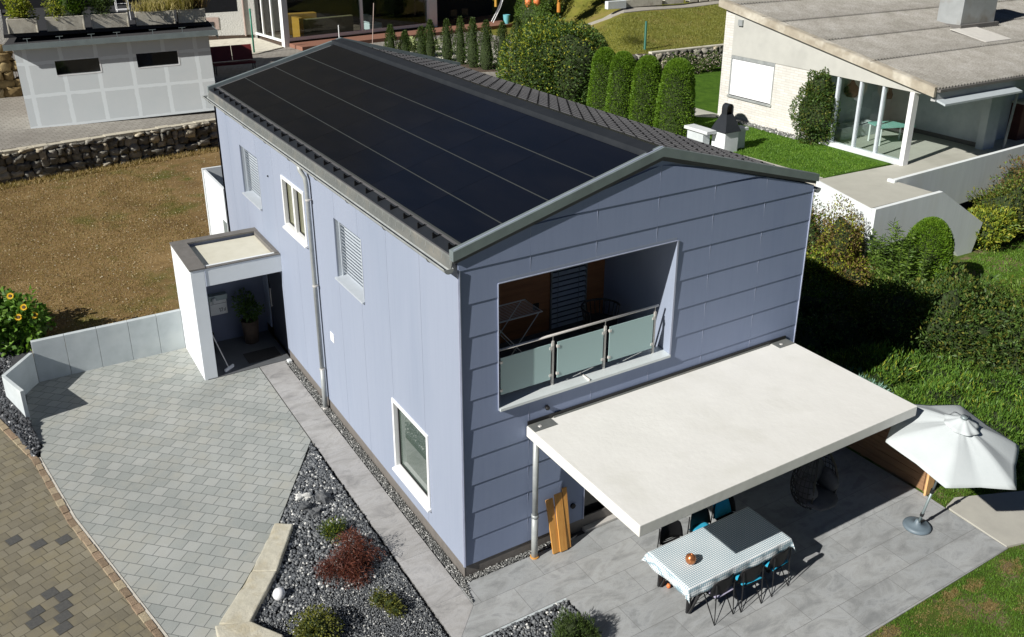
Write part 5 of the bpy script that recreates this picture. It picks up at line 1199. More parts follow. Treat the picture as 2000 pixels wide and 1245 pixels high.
# ================================================================= WHITE BAY HOUSE (top)
bh = empty('bay_window_house', (14,46,2.1), 'white roughcast house with large glazed bay and timber deck', 'house')
mb = MB(); mb.hexa([(3.2,50.75),(11.1,48.28),(11.25,48.7),(3.3,51.2)], 2.1, 9); mb.build('roughcast_wall', m_rough, bh)
wp = lambda x, o=0: 50.75-(x-3.2)*.3127-o
mb = MB(); mb.hexa([(7.5,wp(7.5,.05)),(8.9,wp(8.9,.05)),(8.9,wp(8.9,-.02)),(7.5,wp(7.5,-.02))],2.75,3.5); bw = mb.build('basement_window', m_winbrown, bh); mb = MB(); mb.hexa([(7.55,wp(7.55,.09)),(8.6,wp(8.6,.09)),(8.6,wp(8.6,.051)),(7.55,wp(7.55,.051))],2.92,3.22); mb.build('opening', m_dark, bw)
mb = MB(); mb.tube([(10.4,48.4,2.3),(10.4,48.4,9)], .06, 8); mb.build('downpipe', m_winbrown, bh)
mb = MB(); mb.hexa([(3.2,wp(3.2,.03)),(10.9,wp(10.9,.03)),(10.9,wp(10.9,-.02)),(3.2,wp(3.2,-.02))],2.0,2.34); mb.build('plinth', m_bark, bh)
# left flank of the bay: French windows
def wframe(p, q, z0, z1, nm, n, fw_, parent, glass=m_clearglass, mat=m_white, depth=.12):
    """glazed frame between ground points p,q"""
    p = Vector((*p, 0)); q = Vector((*q, 0)); d = (q-p).normalized(); L0 = (q-p).length; pn = Vector((d.y, -d.x, 0))
    g = MB(); a = p+pn*(-.01); g.add([(p.x,p.y,z0),(q.x,q.y,z0),(q.x,q.y,z1),(p.x,p.y,z1)], [(0,1,2,3)]); o = g.build(nm, glass, parent)
    f = MB()
    for k in range(n+1):
        c = p+d*(L0*k/n); c = c+d*(fw_/2 if k == 0 else (-fw_/2 if k == n else 0)); f.bar((c.x,c.y,z0),(c.x,c.y,z1), fw_, depth) if 0 else f.hexa([tuple((c+d*s1*fw_/2+pn*s2*depth/2)[:2]) for s1, s2 in ((-1,1),(1,1),(1,-1),(-1,-1))], z0, z1)
    for z in (z0, z1-fw_):
        f.hexa([tuple((e+pn*s2*depth*.48)[:2]) for e, s2 in ((p,1),(q,1),(q,-1),(p,-1))], z, z+fw_)
    f.build('frame', mat, o); return o
wframe((11.05,48.5),(11.5,44.15),2.35,7.5,'french_window',3,.14,bh)
wframe((11.6,43.85),(22.35,45.95),2.42,7.5,'glazed_front',2,.2,bh)
mb = MB(); mb.hexa([(11.42,43.7),(11.75,43.76),(11.68,44.1),(11.35,44.04)], 2.1, 7.5); mb.build('corner_post', m_white, bh); mb = MB(); mb.hexa([(22.25,45.8),(22.95,45.93),(22.88,46.4),(22.2,46.27)], 2.1, 7.5); mb.build('corner_post', m_white, bh)
mb = MB(); mb.hexa([(11.4,43.55),(23.1,45.85),(24.5,56),(10.8,56)], 7.5, 8.0); mb.build('roof', m_white, bh)
mb = MB(); mb.hexa([(11.0,49.0),(23.4,51.5),(23.2,52),(11.0,52)], 2.1, 7.5); mb.hexa([(22.5,46.4),(22.8,46.45),(23.5,51.5),(23.2,51.4)],2.1,7.5); mb.build('inner_wall', m_dark, bh)
mb = MB(); mb.hexa([(11.5,43.9),(22.6,46.1),(23.3,51.5),(11.2,49)], 2.1, 2.38); mb.build('room_floor', m_bark, bh)
mb = MB(); mb.hexa([(11.9,41.9),(28.2,44.6),(28.0,45.4),(30,50),(22.9,48),(22.9,45.8),(11.7,43.7)], 2.1, 2.32); mb.build('deck', m_deck, bh)
mb = MB(); mb.box(23.2,30,50.5,50.8,2.1,8); mb.build('rear_wall', m_dark, bh)
mb = MB(); mb.hexa([(22.9,46.0),(30.5,47.5),(30.5,51),(23.2,51)], 5.6, 5.8); mb.build('porch_roof', m_dark, bh)
o = MB().box(12.4,14.6,46.6,47.2,2.39,3.7).build('yellow_cabinet', m_yellow, bevel=.03); tag(o, 'yellow wooden cabinet inside the glazed bay', 'cabinet')
sf = empty('sofa', (15,45.6,2.38), 'olive fabric sofa inside the glazed bay beside the yellow cabinet', 'sofa')
MB().hexa([(13.0,44.75),(16.6,45.4),(16.5,46.3),(12.9,45.7)], 2.39, 2.95).build('seat', m_sofa, sf, bevel=.05); MB().hexa([(13.0,44.7),(16.6,45.35),(16.55,45.65),(12.95,45.0)], 2.9, 3.55).build('backrest', m_sofa, sf, bevel=.05)
o = MB().hexa([(12.72,44.6),(13.0,44.65),(12.9,45.9),(12.62,45.85)], 2.39, 3.65).build('armrest_panel', m_yellow); tag(o, 'narrow yellow side panel at the left end of the olive sofa', 'panel')
ac = empty('armchair', (18.2,46.2,2.38), 'pale blue armchair inside the right half of the glazed bay', 'armchair')
MB().hexa([(17.9,45.9),(18.9,46.1),(18.8,46.9),(17.8,46.7)], 2.39, 2.85).build('seat', m_awn, ac, bevel=.05); MB().hexa([(17.9,45.9),(18.15,45.95),(18.05,46.75),(17.8,46.7)], 2.86, 3.4).build('backrest', m_awn, ac, bevel=.04)
def simple_chair(x, y, z, label, m=m_black, grp=None):
    r = empty('deck_chair', (x,y,z), label, 'chair', grp); MB().box(x-.25,x+.25,y-.25,y+.25,z+.42,z+.47).build('seat', m, r); MB().box(x-.25,x+.25,y+.21,y+.26,z+.5,z+.98).build('backrest', m, r)
    for sx in (-.22,.22):
        for sy in (-.22,.22): MB().tube([(x+sx,y+sy,z),(x+sx,y+sy,z+.42)], .018, 6).build('leg', m, r)
    return r
simple_chair(24.6,46.4,2.32,'dark deck chair under the porch roof beside the glazed bay', grp='dark chairs on the covered deck')
simple_chair(25.6,46.6,2.32,'dark deck chair farther right beneath the porch roof', grp='dark chairs on the covered deck')
lc = empty('sun_chair', (27.6,46.0,2.32), 'reclining grey folding chair at the right end of the deck', 'chair')
MB().tube([(27.2,45.6,2.35),(27.9,45.8,3.3),(28.3,45.9,4.1)], .03, 6).tube([(27.4,46.2,2.35),(28.1,46.3,3.3),(28.5,46.4,4.1)], .03, 6).build('frame', m_white, lc); MB().quad((27.55,45.7,2.85),(27.75,46.25,2.85),(28.5,46.4,4.1),(28.3,45.9,4.1)).build('fabric', m_cushgrey, lc)
o = MB().lathe((27.9,44.9,2.32), [(0,0),(.18,0),(.24,.45),(.25,.62),(.2,.62),(0,.5)], 16).build('bucket', pm('teal_bucket', (.15,.45,.5), None, 3, .5)); tag(o, 'white and teal bucket on the deck near the hedge', 'bucket')
# yard things
bn = empty('red_bench', (5.15,36.75,2.1), 'dark red two-seat bench in the shadow right of the grey shed', 'bench')
MB().box(4.1,6.2,36.5,37.0,2.55,2.66).build('seat', m_red, bn); MB().prof([(36.98,2.7),(37.06,2.7),(37.2,3.45),(37.12,3.45)], 'x', 4.1, 5.13).build('backrest', m_red, bn); MB().prof([(36.98,2.7),(37.06,2.7),(37.2,3.45),(37.12,3.45)], 'x', 5.17, 6.2).build('backrest', m_red, bn)
for x in (4.15, 6.15):
    for y in (36.55, 36.95): MB().tube([(x,y,2.1),(x,y,2.56)], .025, 6).build('leg', m_black, bn)
o = MB().tube([(9.15,42.4,2.0),(9.15,42.4,4.65)], .05, 10).build('green_post', m_green, smooth=True); tag(o, 'tall green metal post standing on the yard before the white wall', 'post')
o = MB().tube([(13.0,38.6,2.0),(13.0,38.6,3.9)], .03, 8).build('white_stake', m_white); tag(o, 'short white stake rising behind the roof ridge', 'stake')
o = MB().tube([(15.2,39.2,2.0),(15.55,39.4,4.9)], .025, 8).build('leaning_stake', m_winbrown); tag(o, 'thin leaning stake behind the ridge left of the cypress row', 'stake')
MB().hexa([(4.5,41.5),(9.2,42.0),(11.3,43.6),(11.0,48.2),(9.8,48.6),(4.5,48.6)], 2.1, 2.16).build('terrace_slab', m_planter)
tag(bpy.data.objects['terrace_slab'], kind='structure')
bn.location.x += 1.35
# ================================================================= CYPRESS ROW
cyp = [(15.55,37.2,.45,1.75),(16.3,36.9,.42,1.2),(17.1,36.4,.44,1.5),(17.41,35.9,.48,1.95),(17.65,34.3,.5,2.25),(17.75,32.9,.5,2.2),(17.85,31.7,.52,2.35),(18.15,30.8,.54,2.4),(18.85,30.3,.54,2.45),(19.5,29.9,.54,2.4),(20.2,29.7,.56,2.5),(21.0,29.5,.6,2.7)]
cl_ = ['first','second','third','fourth','fifth','sixth','seventh','eighth','ninth','tenth','eleventh','last']
def cone_tree(name, x, y, z, r, h, n, mat, label, group, seed, leaf=(.12,.03), base_r=.95):
    root = empty(name, (x,y,z), label, 'tree', group); t = rng.random(n)**.75; t = t*.98
    prof = np.where(t < .18, .75+.25*t/.18, ((1-t)/.82)**.78); a = rng.uniform(0, 2*PI, n); lum = 1+.18*np.sin(a*3+seed+t*7)+.10*np.sin(a*7+t*19)
    rad = r*prof*lum*(1-.35*rng.random(n)**2); P = np.stack([x+rad*np.cos(a), y+rad*np.sin(a), z+.05+t*h], 1); Q = np.stack([np.cos(a), np.sin(a), np.full(n, .55)], 1)
    V, F = leaf_cards(P, Q, leaf[0], leaf[1], .2, .35, .5)
    cm = MB(); cm.lathe((x,y,z), [(r*.6*p, q*h) for p, q in ((.6,.02),(.95,.2),(.8,.4),(.55,.65),(.25,.87),(.02,.97))], 12); 
    F2 = np.array([f for f in cm.f])+len(V); mi = np.concatenate([np.zeros(len(F)), np.ones(len(F2))]); V = np.concatenate([V, np.array(cm.v)]); F = np.concatenate([F, F2])
    fastmesh('crown', V, F, [mat, m_core], root, mi)
    MB().tube([(x,y,z-.1),(x,y,z+h*.3),(x,y,z+h*.85)], [.045,.035,.012], 7).build('trunk', m_bark, root); return root
for i, (x, y, r, h) in enumerate(cyp):
    cone_tree('young_cypress', x, y, 2.1, r*1.08*(.9+.2*((i*7)%5)/4), h*1.08*(.93+.14*((i*3)%4)/3), 1900, L_thujad, '%s young cypress counted from the left in the row beyond the roof' % cl_[i], 'row of young cypresses beyond the roof', i)
o = slab('cypress_bed', [(14.5,36),(17.4,30.5),(21.6,28.9),(22.3,30.2),(18.6,32.2),(16.4,37.6),(15,38)], 2.14, .3, m_soil)
o = slab('pale_shingle', [(16.9,37.8),(18.8,32.5),(22.6,30.4),(24.2,33),(19.5,40.8),(16.9,40)], 2.15, .2, pm('white_shingle', (.6,.58,.5), (.42,.40,.33), 14, .9, bs=.6, bscale=20))
for i,(x,y) in enumerate([(17.3,38.6),(18.4,38.0)]):
    tuft('variegated_shrub', (x,y,2.1), .55, .8, 900, leafmat('variegated_leaves%d'%i, [(.15,.2,.06),(.35,.4,.18),(.55,.58,.32)]), ['pale variegated shrub behind the second cypress','pale variegated shrub behind the third and fourth cypress'][i], 'shrub', (.14,.06), 80+i, None, .1, cores=.5)
# hedge and orange markers by the deck
shrub('hedge', [(28.9,43.2,3.4,1.1,1.2,1.5),(30.3,43.6,3.6,1.2,1.2,1.7),(28.2,41.6,3.0,.8,.9,1.1)], 9000, (.13,.05), L_mid, 'tall dark green hedge at the right end of the deck', 'hedge', (29.4,43.2,2.1), None, .35, .12, .5, .5, 90, .08, .82)
shrub('hedge', [(26.3,38.9,3.1,.9,1.0,1.1),(25.4,36.8,3.0,.8,.9,1.0)], 5000, (.12,.05), L_mid, 'green hedge between the deck and the large round bush', 'hedge', (25.8,37.8,2.1), None, .35, .12, .5, .5, 91, .06, .82)
for i,(x,y,z,l) in enumerate([(26.9,40.5,4.0,'orange knob marker left of its twin above the hedge'),(27.7,40.7,4.0,'orange knob marker right of its twin above the hedge')]):
    r = empty('orange_marker', (x,y,2.3), l, 'marker', 'orange markers by the hedge'); MB().lathe((x,y,z-.1), [(0,.0),(.14,.05),(.22,.25),(.22,.45),(.15,.55),(0,.58)], 14).build('knob', m_orange, r, smooth=True); MB().tube([(x,y,2.3),(x,y,z)], .03, 6).build('stake', m_winbrown, r)
MB().tube([(29.2,40.3,3.5),(29.2,40.3,7.5)], .13, 10).build('orange_pole', pm('rusty_orange_wood', (.55,.22,.03), None, 3, .7)); tag(bpy.data.objects['orange_pole'], 'thick orange wooden pole standing at the foot of the meadow', 'pole')
MB().tube([(27.2,45.2,3.5),(27.2,45.2,8)], .1, 10).build('ochre_pole', pm('ochre_wood', (.5,.28,.04), None, 3, .7)); tag(bpy.data.objects['ochre_pole'], 'slimmer ochre pole rising out of the tall hedge by the deck', 'pole')
# meadow things
o = MB().tube([(27.15,28.7,2.6),(27.35,28.95,4.25)], .07, 10).build('green_stake', pm('teal_green_post', (.02,.13,.09), None, 3, .5)); tag(o, 'leaning dark green post stuck in the meadow', 'post')
tuft('dead_bush', (27.5,30.2,2.85), .75, .5, 1500, L_olive, 'straggly grey-green weed clump by the leaning green post', 'shrub', (.12,.02), 95, up=.4)
for i,(a,b,y,h,l,m_) in enumerate([(30.8,32.3,37.0,.45,'whitish low concrete wall piece beside the meadow path',m_concw),(32.35,35.6,37.3,.42,'grey low stone wall piece continuing along the meadow path',m_planter),(35.9,37.6,37.4,.5,'flat concrete trough lying by the meadow path',m_planter)]):
    o = MB().box(a,b,y,y+.35,3.9,3.95+h).build('low_wall', m_, bevel=.02); tag(o, l, 'low wall')
for i in range(5):
    o = MB().box(38.2+i*.95,39.0+i*.95,37.5,37.9,3.9,4.9).build('concrete_slab', m_planter, bevel=.03); tag(o, ['first','second','third','fourth','fifth'][i]+' upright concrete slab from the left, above the meadow', 'slab', 'upright concrete slabs above the meadow')
shrub('wild_bushes', [(29.5,40.2,4.7,1.4,1.0,.8),(32.5,40.8,4.8,1.8,1.0,.8),(36.5,41.5,4.9,2.2,1.0,.7),(41,42,5.0,2.5,1.2,.7),(46,42,5.0,2.5,1.2,.7)], 9000, (.16,.06), L_olive, 'strip of wild olive bushes beyond the meadow path', 'bushes', (36,41,4.0), None, .5, .25, .7, .2, 97, .05, .7)
# ================================================================= BIG BUSH, CLIPPED THUJAS
shrub('round_bush', [(18.0,23.6,3.1,2.1,2.0,2.3),(17.2,24.4,2.9,1.7,1.7,2.0),(18.9,24.2,3.0,1.8,1.8,1.9),(18.2,24.9,3.5,1.6,1.6,2.0)], 42000, (.13,.065), L_dark, 'very large rounded dark green bush with yellowing top beyond the roof', 'bush', (18.0,24.0,1.6), None, .22, .10, .8, 0, 101, .16, .84,
      extra=(L_yel, lambda P: (rng.random(len(P)) < np.clip((P[:,2]-2.9)*.10-(P[:,0]-17.6)*.12+.03, .015, .55))))
for i, (x, y, h, l) in enumerate([(18.14,20.5,3.10,'clipped thuja column farthest left, touching the big round bush'),(18.0,19.05,3.14,'clipped thuja column second from the round bush'),(18.30,17.8,3.12,'clipped thuja column third from the round bush'),(18.75,16.45,3.16,'clipped thuja column nearest the barbecue, widest of the four')]):
    root = empty('clipped_thuja', (x,y,1.5), l, 'tree', 'four clipped thuja columns'); rx = .66 if i < 3 else .78
    n = 15000; t = rng.random(n); a = rng.uniform(0, 2*PI, n); prof = np.where(t < .72, 1.0-.20*(t/.72)**2, .80*np.sqrt(np.clip(1-((t-.72)/.28)**2.4, 0, 1)))
    lum = 1+.05*np.sin(a*3+i*2+t*3)+.035*np.sin(a*7+t*14+i)+.02*np.sin(t*40+a*3); rad = rx*prof*lum*(1-.12*rng.random(n)**2)
    P = np.stack([x+rad*np.cos(a), y+rad*np.sin(a), 1.5+t*h], 1); Q = np.stack([np.cos(a), np.sin(a), np.clip((t-.6)*3, .1, 2)], 1)
    # cap
    nc = 3500; rc = rx*.8*np.sqrt(rng.random(nc))*.97; ac = rng.uniform(0, 2*PI, nc); Pc = np.stack([x+rc*np.cos(ac), y+rc*np.sin(ac), 1.5+h*(.72+.28*np.sqrt(np.clip(1-(rc/rx/.8)**2.4, 0, 1)))], 1); Qc = np.stack([np.cos(ac)*.4, np.sin(ac)*.4, np.ones(nc)], 1)
    V, F = leaf_cards(np.concatenate([P,Pc]), np.concatenate([Q,Qc]), .075, .03, .25, .55, .25)
    cm = MB(); cm.lathe((x,y,1.5), [(rx*.84*p, q*h) for p, q in ((1,.0),(.97,.35),(.83,.68),(.68,.86),(.4,.94),(.02,.965))], 16); F2 = np.array(cm.f)+len(V); mi = np.concatenate([np.zeros(len(F)), np.ones(len(F2))])
    fastmesh('crown', np.concatenate([V, np.array(cm.v)]), np.concatenate([F, F2]), [L_thuja if i != 9 else L_thujad, m_core], root, mi); MB().tube([(x,y,1.4),(x,y,2.6),(x,y,3.9)], [.07,.05,.02], 7).build('trunk', m_bark, root)
shrub('rose_bush', [(27.6,27.0,2.0,.6,.45,.55),(29.0,27.0,2.05,.8,.45,.6),(30.6,27.0,2.0,.8,.45,.55),(26.3,27.1,1.95,.6,.4,.5)], 5200, (.08,.045), L_mid, 'flowering shrub border with pale pink blooms beneath the meadow wall', 'shrub', (28.6,27.0,1.5), None, .45, .22, .8, 0, 110, .04, .75, extra=(L_pink, .3))
# ================================================================= BARBECUE
bb = empty('barbecue', (19.0,13.9,1.5), 'masonry garden barbecue with black steel smoke hood', 'barbecue')
MB().box(18.72,19.42,13.55,14.25,1.4,2.30).build('masonry_base', m_porchw, bb, bevel=.01)
V = [(18.66,13.49,2.30),(19.48,13.49,2.30),(19.48,14.31,2.30),(18.66,14.31,2.30),(18.90,13.76,2.95),(19.24,13.76,2.95),(19.24,14.04,2.95),(18.90,14.04,2.95)]
mid = [(18.78,13.61,2.62),(19.36,13.61,2.62),(19.36,14.19,2.62),(18.78,14.19,2.62)]
hd = MB(); hd.add([V[i] for i in range(4)]+mid+[V[i] for i in range(4,8)], [(3,2,1,0)]+[(i,(i+1)%4,4+(i+1)%4,4+i) for i in range(4)]+[(4+i,4+(i+1)%4,8+(i+1)%4,8+i) for i in range(4)]); 
arc = [(18.90,2.95),(18.90,3.2)]+[(19.07+.17*math.cos(a), 3.2+.15*math.sin(a)) for a in np.linspace(PI, 0, 9)]+[(19.24,2.95)]
inn = [(18.93,2.95),(18.93,3.19)]+[(19.07+.13*math.cos(a), 3.19+.12*math.sin(a)) for a in np.linspace(PI, 0, 9)]+[(19.21,2.95)]
for k in range(len(arc)-1):
    a, b, c, d = arc[k], arc[k+1], inn[k+1], inn[k]; hd.add([(p[0],13.76,p[1]) for p in (a,b,c,d)]+[(p[0],14.04,p[1]) for p in (a,b,c,d)], [(0,1,2,3),(7,6,5,4),(0,4,5,1),(1,5,6,2),(2,6,7,3),(3,7,4,0)])
hd.build('smoke_hood', m_ridge, bb)
MB().box(18.2,18.71,14.0,15.3,2.2,2.32).build('worktop', m_concw, bb, bevel=.01); MB().box(19.43,20.15,13.75,14.2,2.2,2.32).build('worktop', m_concw, bb, bevel=.01); MB().box(19.6,20.05,13.8,14.15,1.4,2.2).build('side_wall', m_conc_wall, bb); MB().box(18.3,18.65,14.3,15.2,1.4,2.2).build('side_wall', m_conc_wall, bb)
# ================================================================= NEIGHBOUR HOUSE (right)
nh = empty('white_brick_house', (27,13,1.5), 'white brick bungalow with corrugated mono-pitch roof and glazed corner', 'house')
NX = 23.2
def nz(y): return 4.52+(y-8.45)*(6.33-4.40)/(18.55-8.45)*.98
MB().hexa([(NX,13.4),(NX+.3,13.4),(NX+.3,18.6),(NX,18.6)], 1.4, 1.45)if 0 else None
mb = MB(); mb.prof([(12.9,1.5),(18.6,1.5),(18.6,4.15),(15.52,4.15),(15.52,4.27),(12.9,4.27)] if 0 else [(12.9,1.5),(15.53,1.5),(15.53,4.27),(12.9,4.27)], 'x', NX, NX+.3)
mb.prof([(15.53,1.5),(18.05,1.5),(18.05,2.52),(15.53,2.52)], 'x', NX, NX+.3); mb.prof([(18.05,1.5),(18.6,1.5),(18.6,nz(18.6)-.25),(18.05,nz(18.05)-.25)], 'x', NX-.01, NX+.3); mb.box(NX, 40, 18.3, 18.6, 1.5, 6.1)
mb.build('brick_wall', m_brickw, nh)
mb = MB(); mb.prof([(8.50,4.20),(15.53,4.27),(15.53,nz(15.53)-.22),(8.50,nz(8.5)-.22)], 'x', NX-.03, NX+.25); mb.prof([(15.53,4.27),(18.05,4.27),(18.05,nz(18.05)-.22),(15.53,nz(15.53)-.22)], 'x', NX-.031, NX+.25)
mb.build('concrete_gable', m_conc_floor if 0 else pm('pale_gable_concrete', (.47,.47,.43), (.43,.43,.395), 2, .85, bs=.15, bscale=60, c3=(.38,.38,.35), s3=.6), nh)
mb = MB(); mb.box(NX+.02, NX+.05, 15.56, 18.02, 2.55, 4.12); rb = mb.build('roller_blind', m_rollblind, nh); MB().box(NX-.02,NX+.06,15.53,18.05,4.12,4.27).box(NX-.02,NX+.06,15.53,15.58,2.5,4.12).box(NX-.02,NX+.06,18.0,18.05,2.5,4.12).box(NX-.07,NX+.06,15.5,18.08,2.44,2.52).build('frame', m_zinc, rb)
MB().box(NX-.10,NX-.03,17.25,17.55,6.0-.35,6.0-.05).build('wall_lamp', m_zinc, nh) if 0 else MB().box(NX-.12,NX-.031,17.5,17.75,5.55,5.8).build('wall_lamp', m_zinc, nh)
# corrugated roof as a real wavy sheet
nxr, nyr = 900, 6; xs2 = np.linspace(NX-.12, 41, nxr); ys2 = np.array([8.05, 10.75, 10.76, 13.0, 13.01, 15.7]); 
V = []; F = []
def strip(y0, y1, lift):
    b = len(V)
    for y in (y0, y1):
        for x in xs2: V.append((x, y, nz(y)+lift*(1 if y == y0 else 0)+.035*math.sin(x*2*PI/.177)+.0))
    for i in range(nxr-1): F.append((b+i, b+i+1, b+nxr+i+1, b+nxr+i))
    b2 = len(V)
    for x in xs2: V.append((x, y0, nz(y0)+lift+.035*math.sin(x*2*PI/.177)-.035))
    for i in range(nxr-1): F.append((b2+i, b2+i+1, b+i+1, b+i))
for y0, y1 in ((8.05,11.0),(10.95,13.35),(13.3,15.75),(15.7,18.2),(18.15,19.0)): strip(y0, y1, .06)
V = np.array(V); F = np.array(F); rf = fastmesh('roof', V, F, m_eternit, nh)
mb = MB(); mb.prof([(8.16,nz(8.16)-.05),(18.95,nz(18.95)-.05),(18.95,nz(18.95)-.22),(8.16,nz(8.16)-.2)], 'x', NX-.02, 41); mb.build('roof_deck', m_plinth, rf)
mb = MB(); mb.prof([(8.10,nz(8.1)+.06),(18.95,nz(18.95)+.06),(18.95,nz(18.95)-.24),(8.10,nz(8.1)-.26)], 'x', NX-.17, NX-.05); 
for k in range(4):
    y0 = 8.1+k*2.75; mb.prof([(y0,nz(y0)+.062),(y0+2.7,nz(y0+2.7)+.062),(y0+2.7,nz(y0+2.7)+.085),(y0,nz(y0)+.085)], 'x', NX-.18, NX+.12)
mb.build('verge_board', pm('stained_verge_concrete', (.42,.38,.30), (.30,.26,.20), 2.5, .9, bs=.3, bscale=30, c3=(.55,.52,.44), s3=1.2), rf)
mb = MB(); mb.box(NX+.0, 41, 8.12, 8.3, 4.02, 4.52); mb.build('fascia', pm('grey_fascia_concrete', (.36,.38,.39), (.3,.32,.33), 2, .8, c3=(.42,.42,.40)), nh)
mb = MB(); mb.box(NX+.0, 41, 7.98, 8.119, 4.36, 4.46); mb.build('gutter', m_tar, nh)
mb = MB(); mb.prof([(8.10,4.02),(7.75,3.92),(7.75,3.99),(8.10,4.09)], 'x', NX+.05, 27.9); mb.build('awning_cassette', m_awn, nh)
ch = MB(); cxa, cxb, cya, cyb = 31.45, 33.9, 12.95, 14.1
ch.box(cxa, cxb, cya, cyb, 5.3, 8.2); ch = ch.build('chimney', pm('chimney_sheet', (.42,.44,.44), (.34,.36,.36), 2, .5, metal=.3, c3=(.28,.26,.22), s3=.9, bs=.1), rf, bevel=.02)
mb = MB(); mb.box(cxa-.12,cxb+.2,cya-.12,cyb+.1,nz(13)-.0,nz(13.9)+.02); mb.build('flashing', m_tar, ch)
mb = MB(); mb.prof([(11.2,nz(11.2)+.075),(12.9,nz(12.9)+.075),(12.9,nz(12.9)+.095),(11.2,nz(11.2)+.095)], 'x', 30.7, 32.5); mb.build('light_sheet', m_planter if 0 else pm('new_roof_sheet', (.62,.60,.55), None, 4, .7), rf)
# glazed corner
MB().hexa([(NX-.06,8.92),(NX+.24,8.92),(NX+.24,9.10),(NX-.06,9.10)], 1.5, 4.2).build('corner_post', m_white, nh, bevel=.01)
gl_ = MB().quad((NX+.08,9.1,1.62),(NX+.08,12.9,1.62),(NX+.08,12.9,4.22),(NX+.08,9.1,4.22)).build('glazing', m_clearglass, nh)
for y in (10.25, 11.25, 12.3):
    MB().box(NX+.0,NX+.16,y-.045,y+.045,1.6,4.22).build('mullion', m_awn2, gl_)
MB().box(NX-.06,NX+.22,9.1,13.0,1.48,1.66).build('glazing_sill', m_concw, gl_)
MB().box(NX+.31,28.2,13.25,13.4,1.5,4.4).build('rear_wall', m_conc_wall, nh)
mb = MB(); mb.box(28.0,28.3,9.05,13.25,1.5,4.3); mb.box(28.3,41,9.4,9.6,1.5,4.3); mb.box(27.75,28.5,8.75,9.05,1.5,4.3); mb.build('porch_wall', m_conc_wall, nh)
MB().box(27.97,27.999,9.06,13.24,1.51,1.68).box(NX+.32,27.9,13.2,13.249,1.51,1.68).build('skirting', m_plinth, nh)
MB().box(NX+.3,41,8.7,18.3,4.25,4.33).build('ceiling', m_conc_wall, nh)
MB().box(30.3,34,8.9,9.39,1.51,3.0).build('shutter_box', pm('dark_red_slats', (.10,.03,.02), None, 3, .7), nh)
MB().box(30.2,34,8.75,9.39,3.0,3.08).build('shutter_shelf', m_planter, nh)
dp_ = MB().tube([(28.9,8.45,4.05),(28.75,8.5,1.5)], .05, 10).build('downpipe', m_zinc, nh)
tt = empty('garden_table', (25.4,11.5,1.5), 'small teal-topped table on white legs inside the glazed corner', 'table')
MB().hexa([(24.75,11.2),(26.2,10.7),(26.55,11.55),(25.1,12.1)], 2.22, 2.27).build('tabletop', m_teal, tt)
for x,y in ((24.85,11.25),(26.1,10.82),(26.4,11.5),(25.15,12.0)): MB().tube([(x,y,1.5),(x,y,2.22)], .035, 8).build('leg', m_white, tt)
tag(MB().lathe((25.0,13.0,3.1), [(0,0),(.2,.05),(.3,.2),(.28,.4),(.12,.55),(.02,.75),(0,.75)], 14).build('hanging_basket', m_rope, smooth=True), 'dark hanging basket behind the glass near the white shrub side', 'basket')
tag(MB().lathe((26.9,12.6,2.9), [(0,0),(.1,.02),(.14,.2),(.05,.4),(.12,.5),(0,.6)], 10).build('hanging_lantern', m_black, smooth=True), 'small black lantern hanging in the neighbour glazed porch', 'lantern')
o = MB().box(24.2,26.4,12.6,13.15,1.51,2.0).build('sideboard', m_concw); tag(o, 'low pale bench along the rear wall of the glazed porch', 'bench')
shrub('round_shrub', [(22.85,12.9,2.75,.80,.75,1.35),(22.9,12.9,3.6,.5,.5,.9)], 8500, (.10,.05), L_dark, 'dark oval shrub growing against the glazed corner of the white bungalow', 'shrub', (22.85,12.9,1.5), None, .25, .14, .8, .1, 120, .07, .8, extra=(L_olive, .2))
# pebble strip at the brick wall foot
gravel('wall_pebbles', [(22.75,13.6),(23.18,13.6),(23.18,18.3),(22.8,18.3)], 300, .03, .07, m_gravelmix, 1.49, 'pebble strip at the foot of the white brick wall')
# ---- raised concrete terrace
rt = empty('raised_terrace', (21,8,0), 'raised concrete terrace with suspended parapets and stair in front of the bungalow', 'terrace')
MB().hexa([(18.13,6.36),(21.3,6.36),(21.3,7.95),(29.6,8.35),(41,8.8),(41,13.2),(23.3,13.2),(23.3,9.2),(19.12,9.36)], 1.28, 1.505).build('floor', m_conc_floor, rt)
MB().hexa([(18.11,6.31),(18.17,6.31),(19.16,9.4),(19.08,9.4)], -.9, 1.50).build('side_wall', m_porchw, rt)
mb = MB(); y = 6.30
pf = [(18.1,.05),(18.1,1.52),(21.5,1.55),(24.25,-.05),(23.9,-1.15),(23.1,-1.1),(22.3,-.35),(21.4,.18),(20.1,.2)]
mb.prof([(y-.14,0),(y,0),(y,1),(y-.14,1)], 'x', 0, .001) if 0 else mb.add([(x,y-.14,z) for x,z in pf]+[(x,y,z) for x,z in pf], [tuple(range(len(pf))), tuple(range(2*len(pf)-1,len(pf)-1,-1))]+[(i,len(pf)+i,len(pf)+(i+1)%len(pf),(i+1)%len(pf)) for i in range(len(pf))])
mb.build('stair_parapet', m_conc_par, rt, bevel=.01)
mb = MB(); mb.hexa([(21.18,7.72),(29.7,8.12),(29.7,8.27),(21.18,7.87)], [-.2,-.0,-.0,-.2], [1.60,1.60,1.60,1.60]); mb.hexa([(21.05,7.70),(21.18,7.70),(21.18,7.99),(21.05,7.99)], .5, 1.60)
mb.hexa([(29.7,8.12),(41,8.7),(41,8.85),(29.7,8.27)], 0, 1.60); mb.build('front_parapet', m_conc_par, rt, bevel=.008)
MB().hexa([(19.0,8.6),(41,10.4),(41,13),(19.4,9.3)], -1.5, 1.27).build('substructure', m_dark, rt)
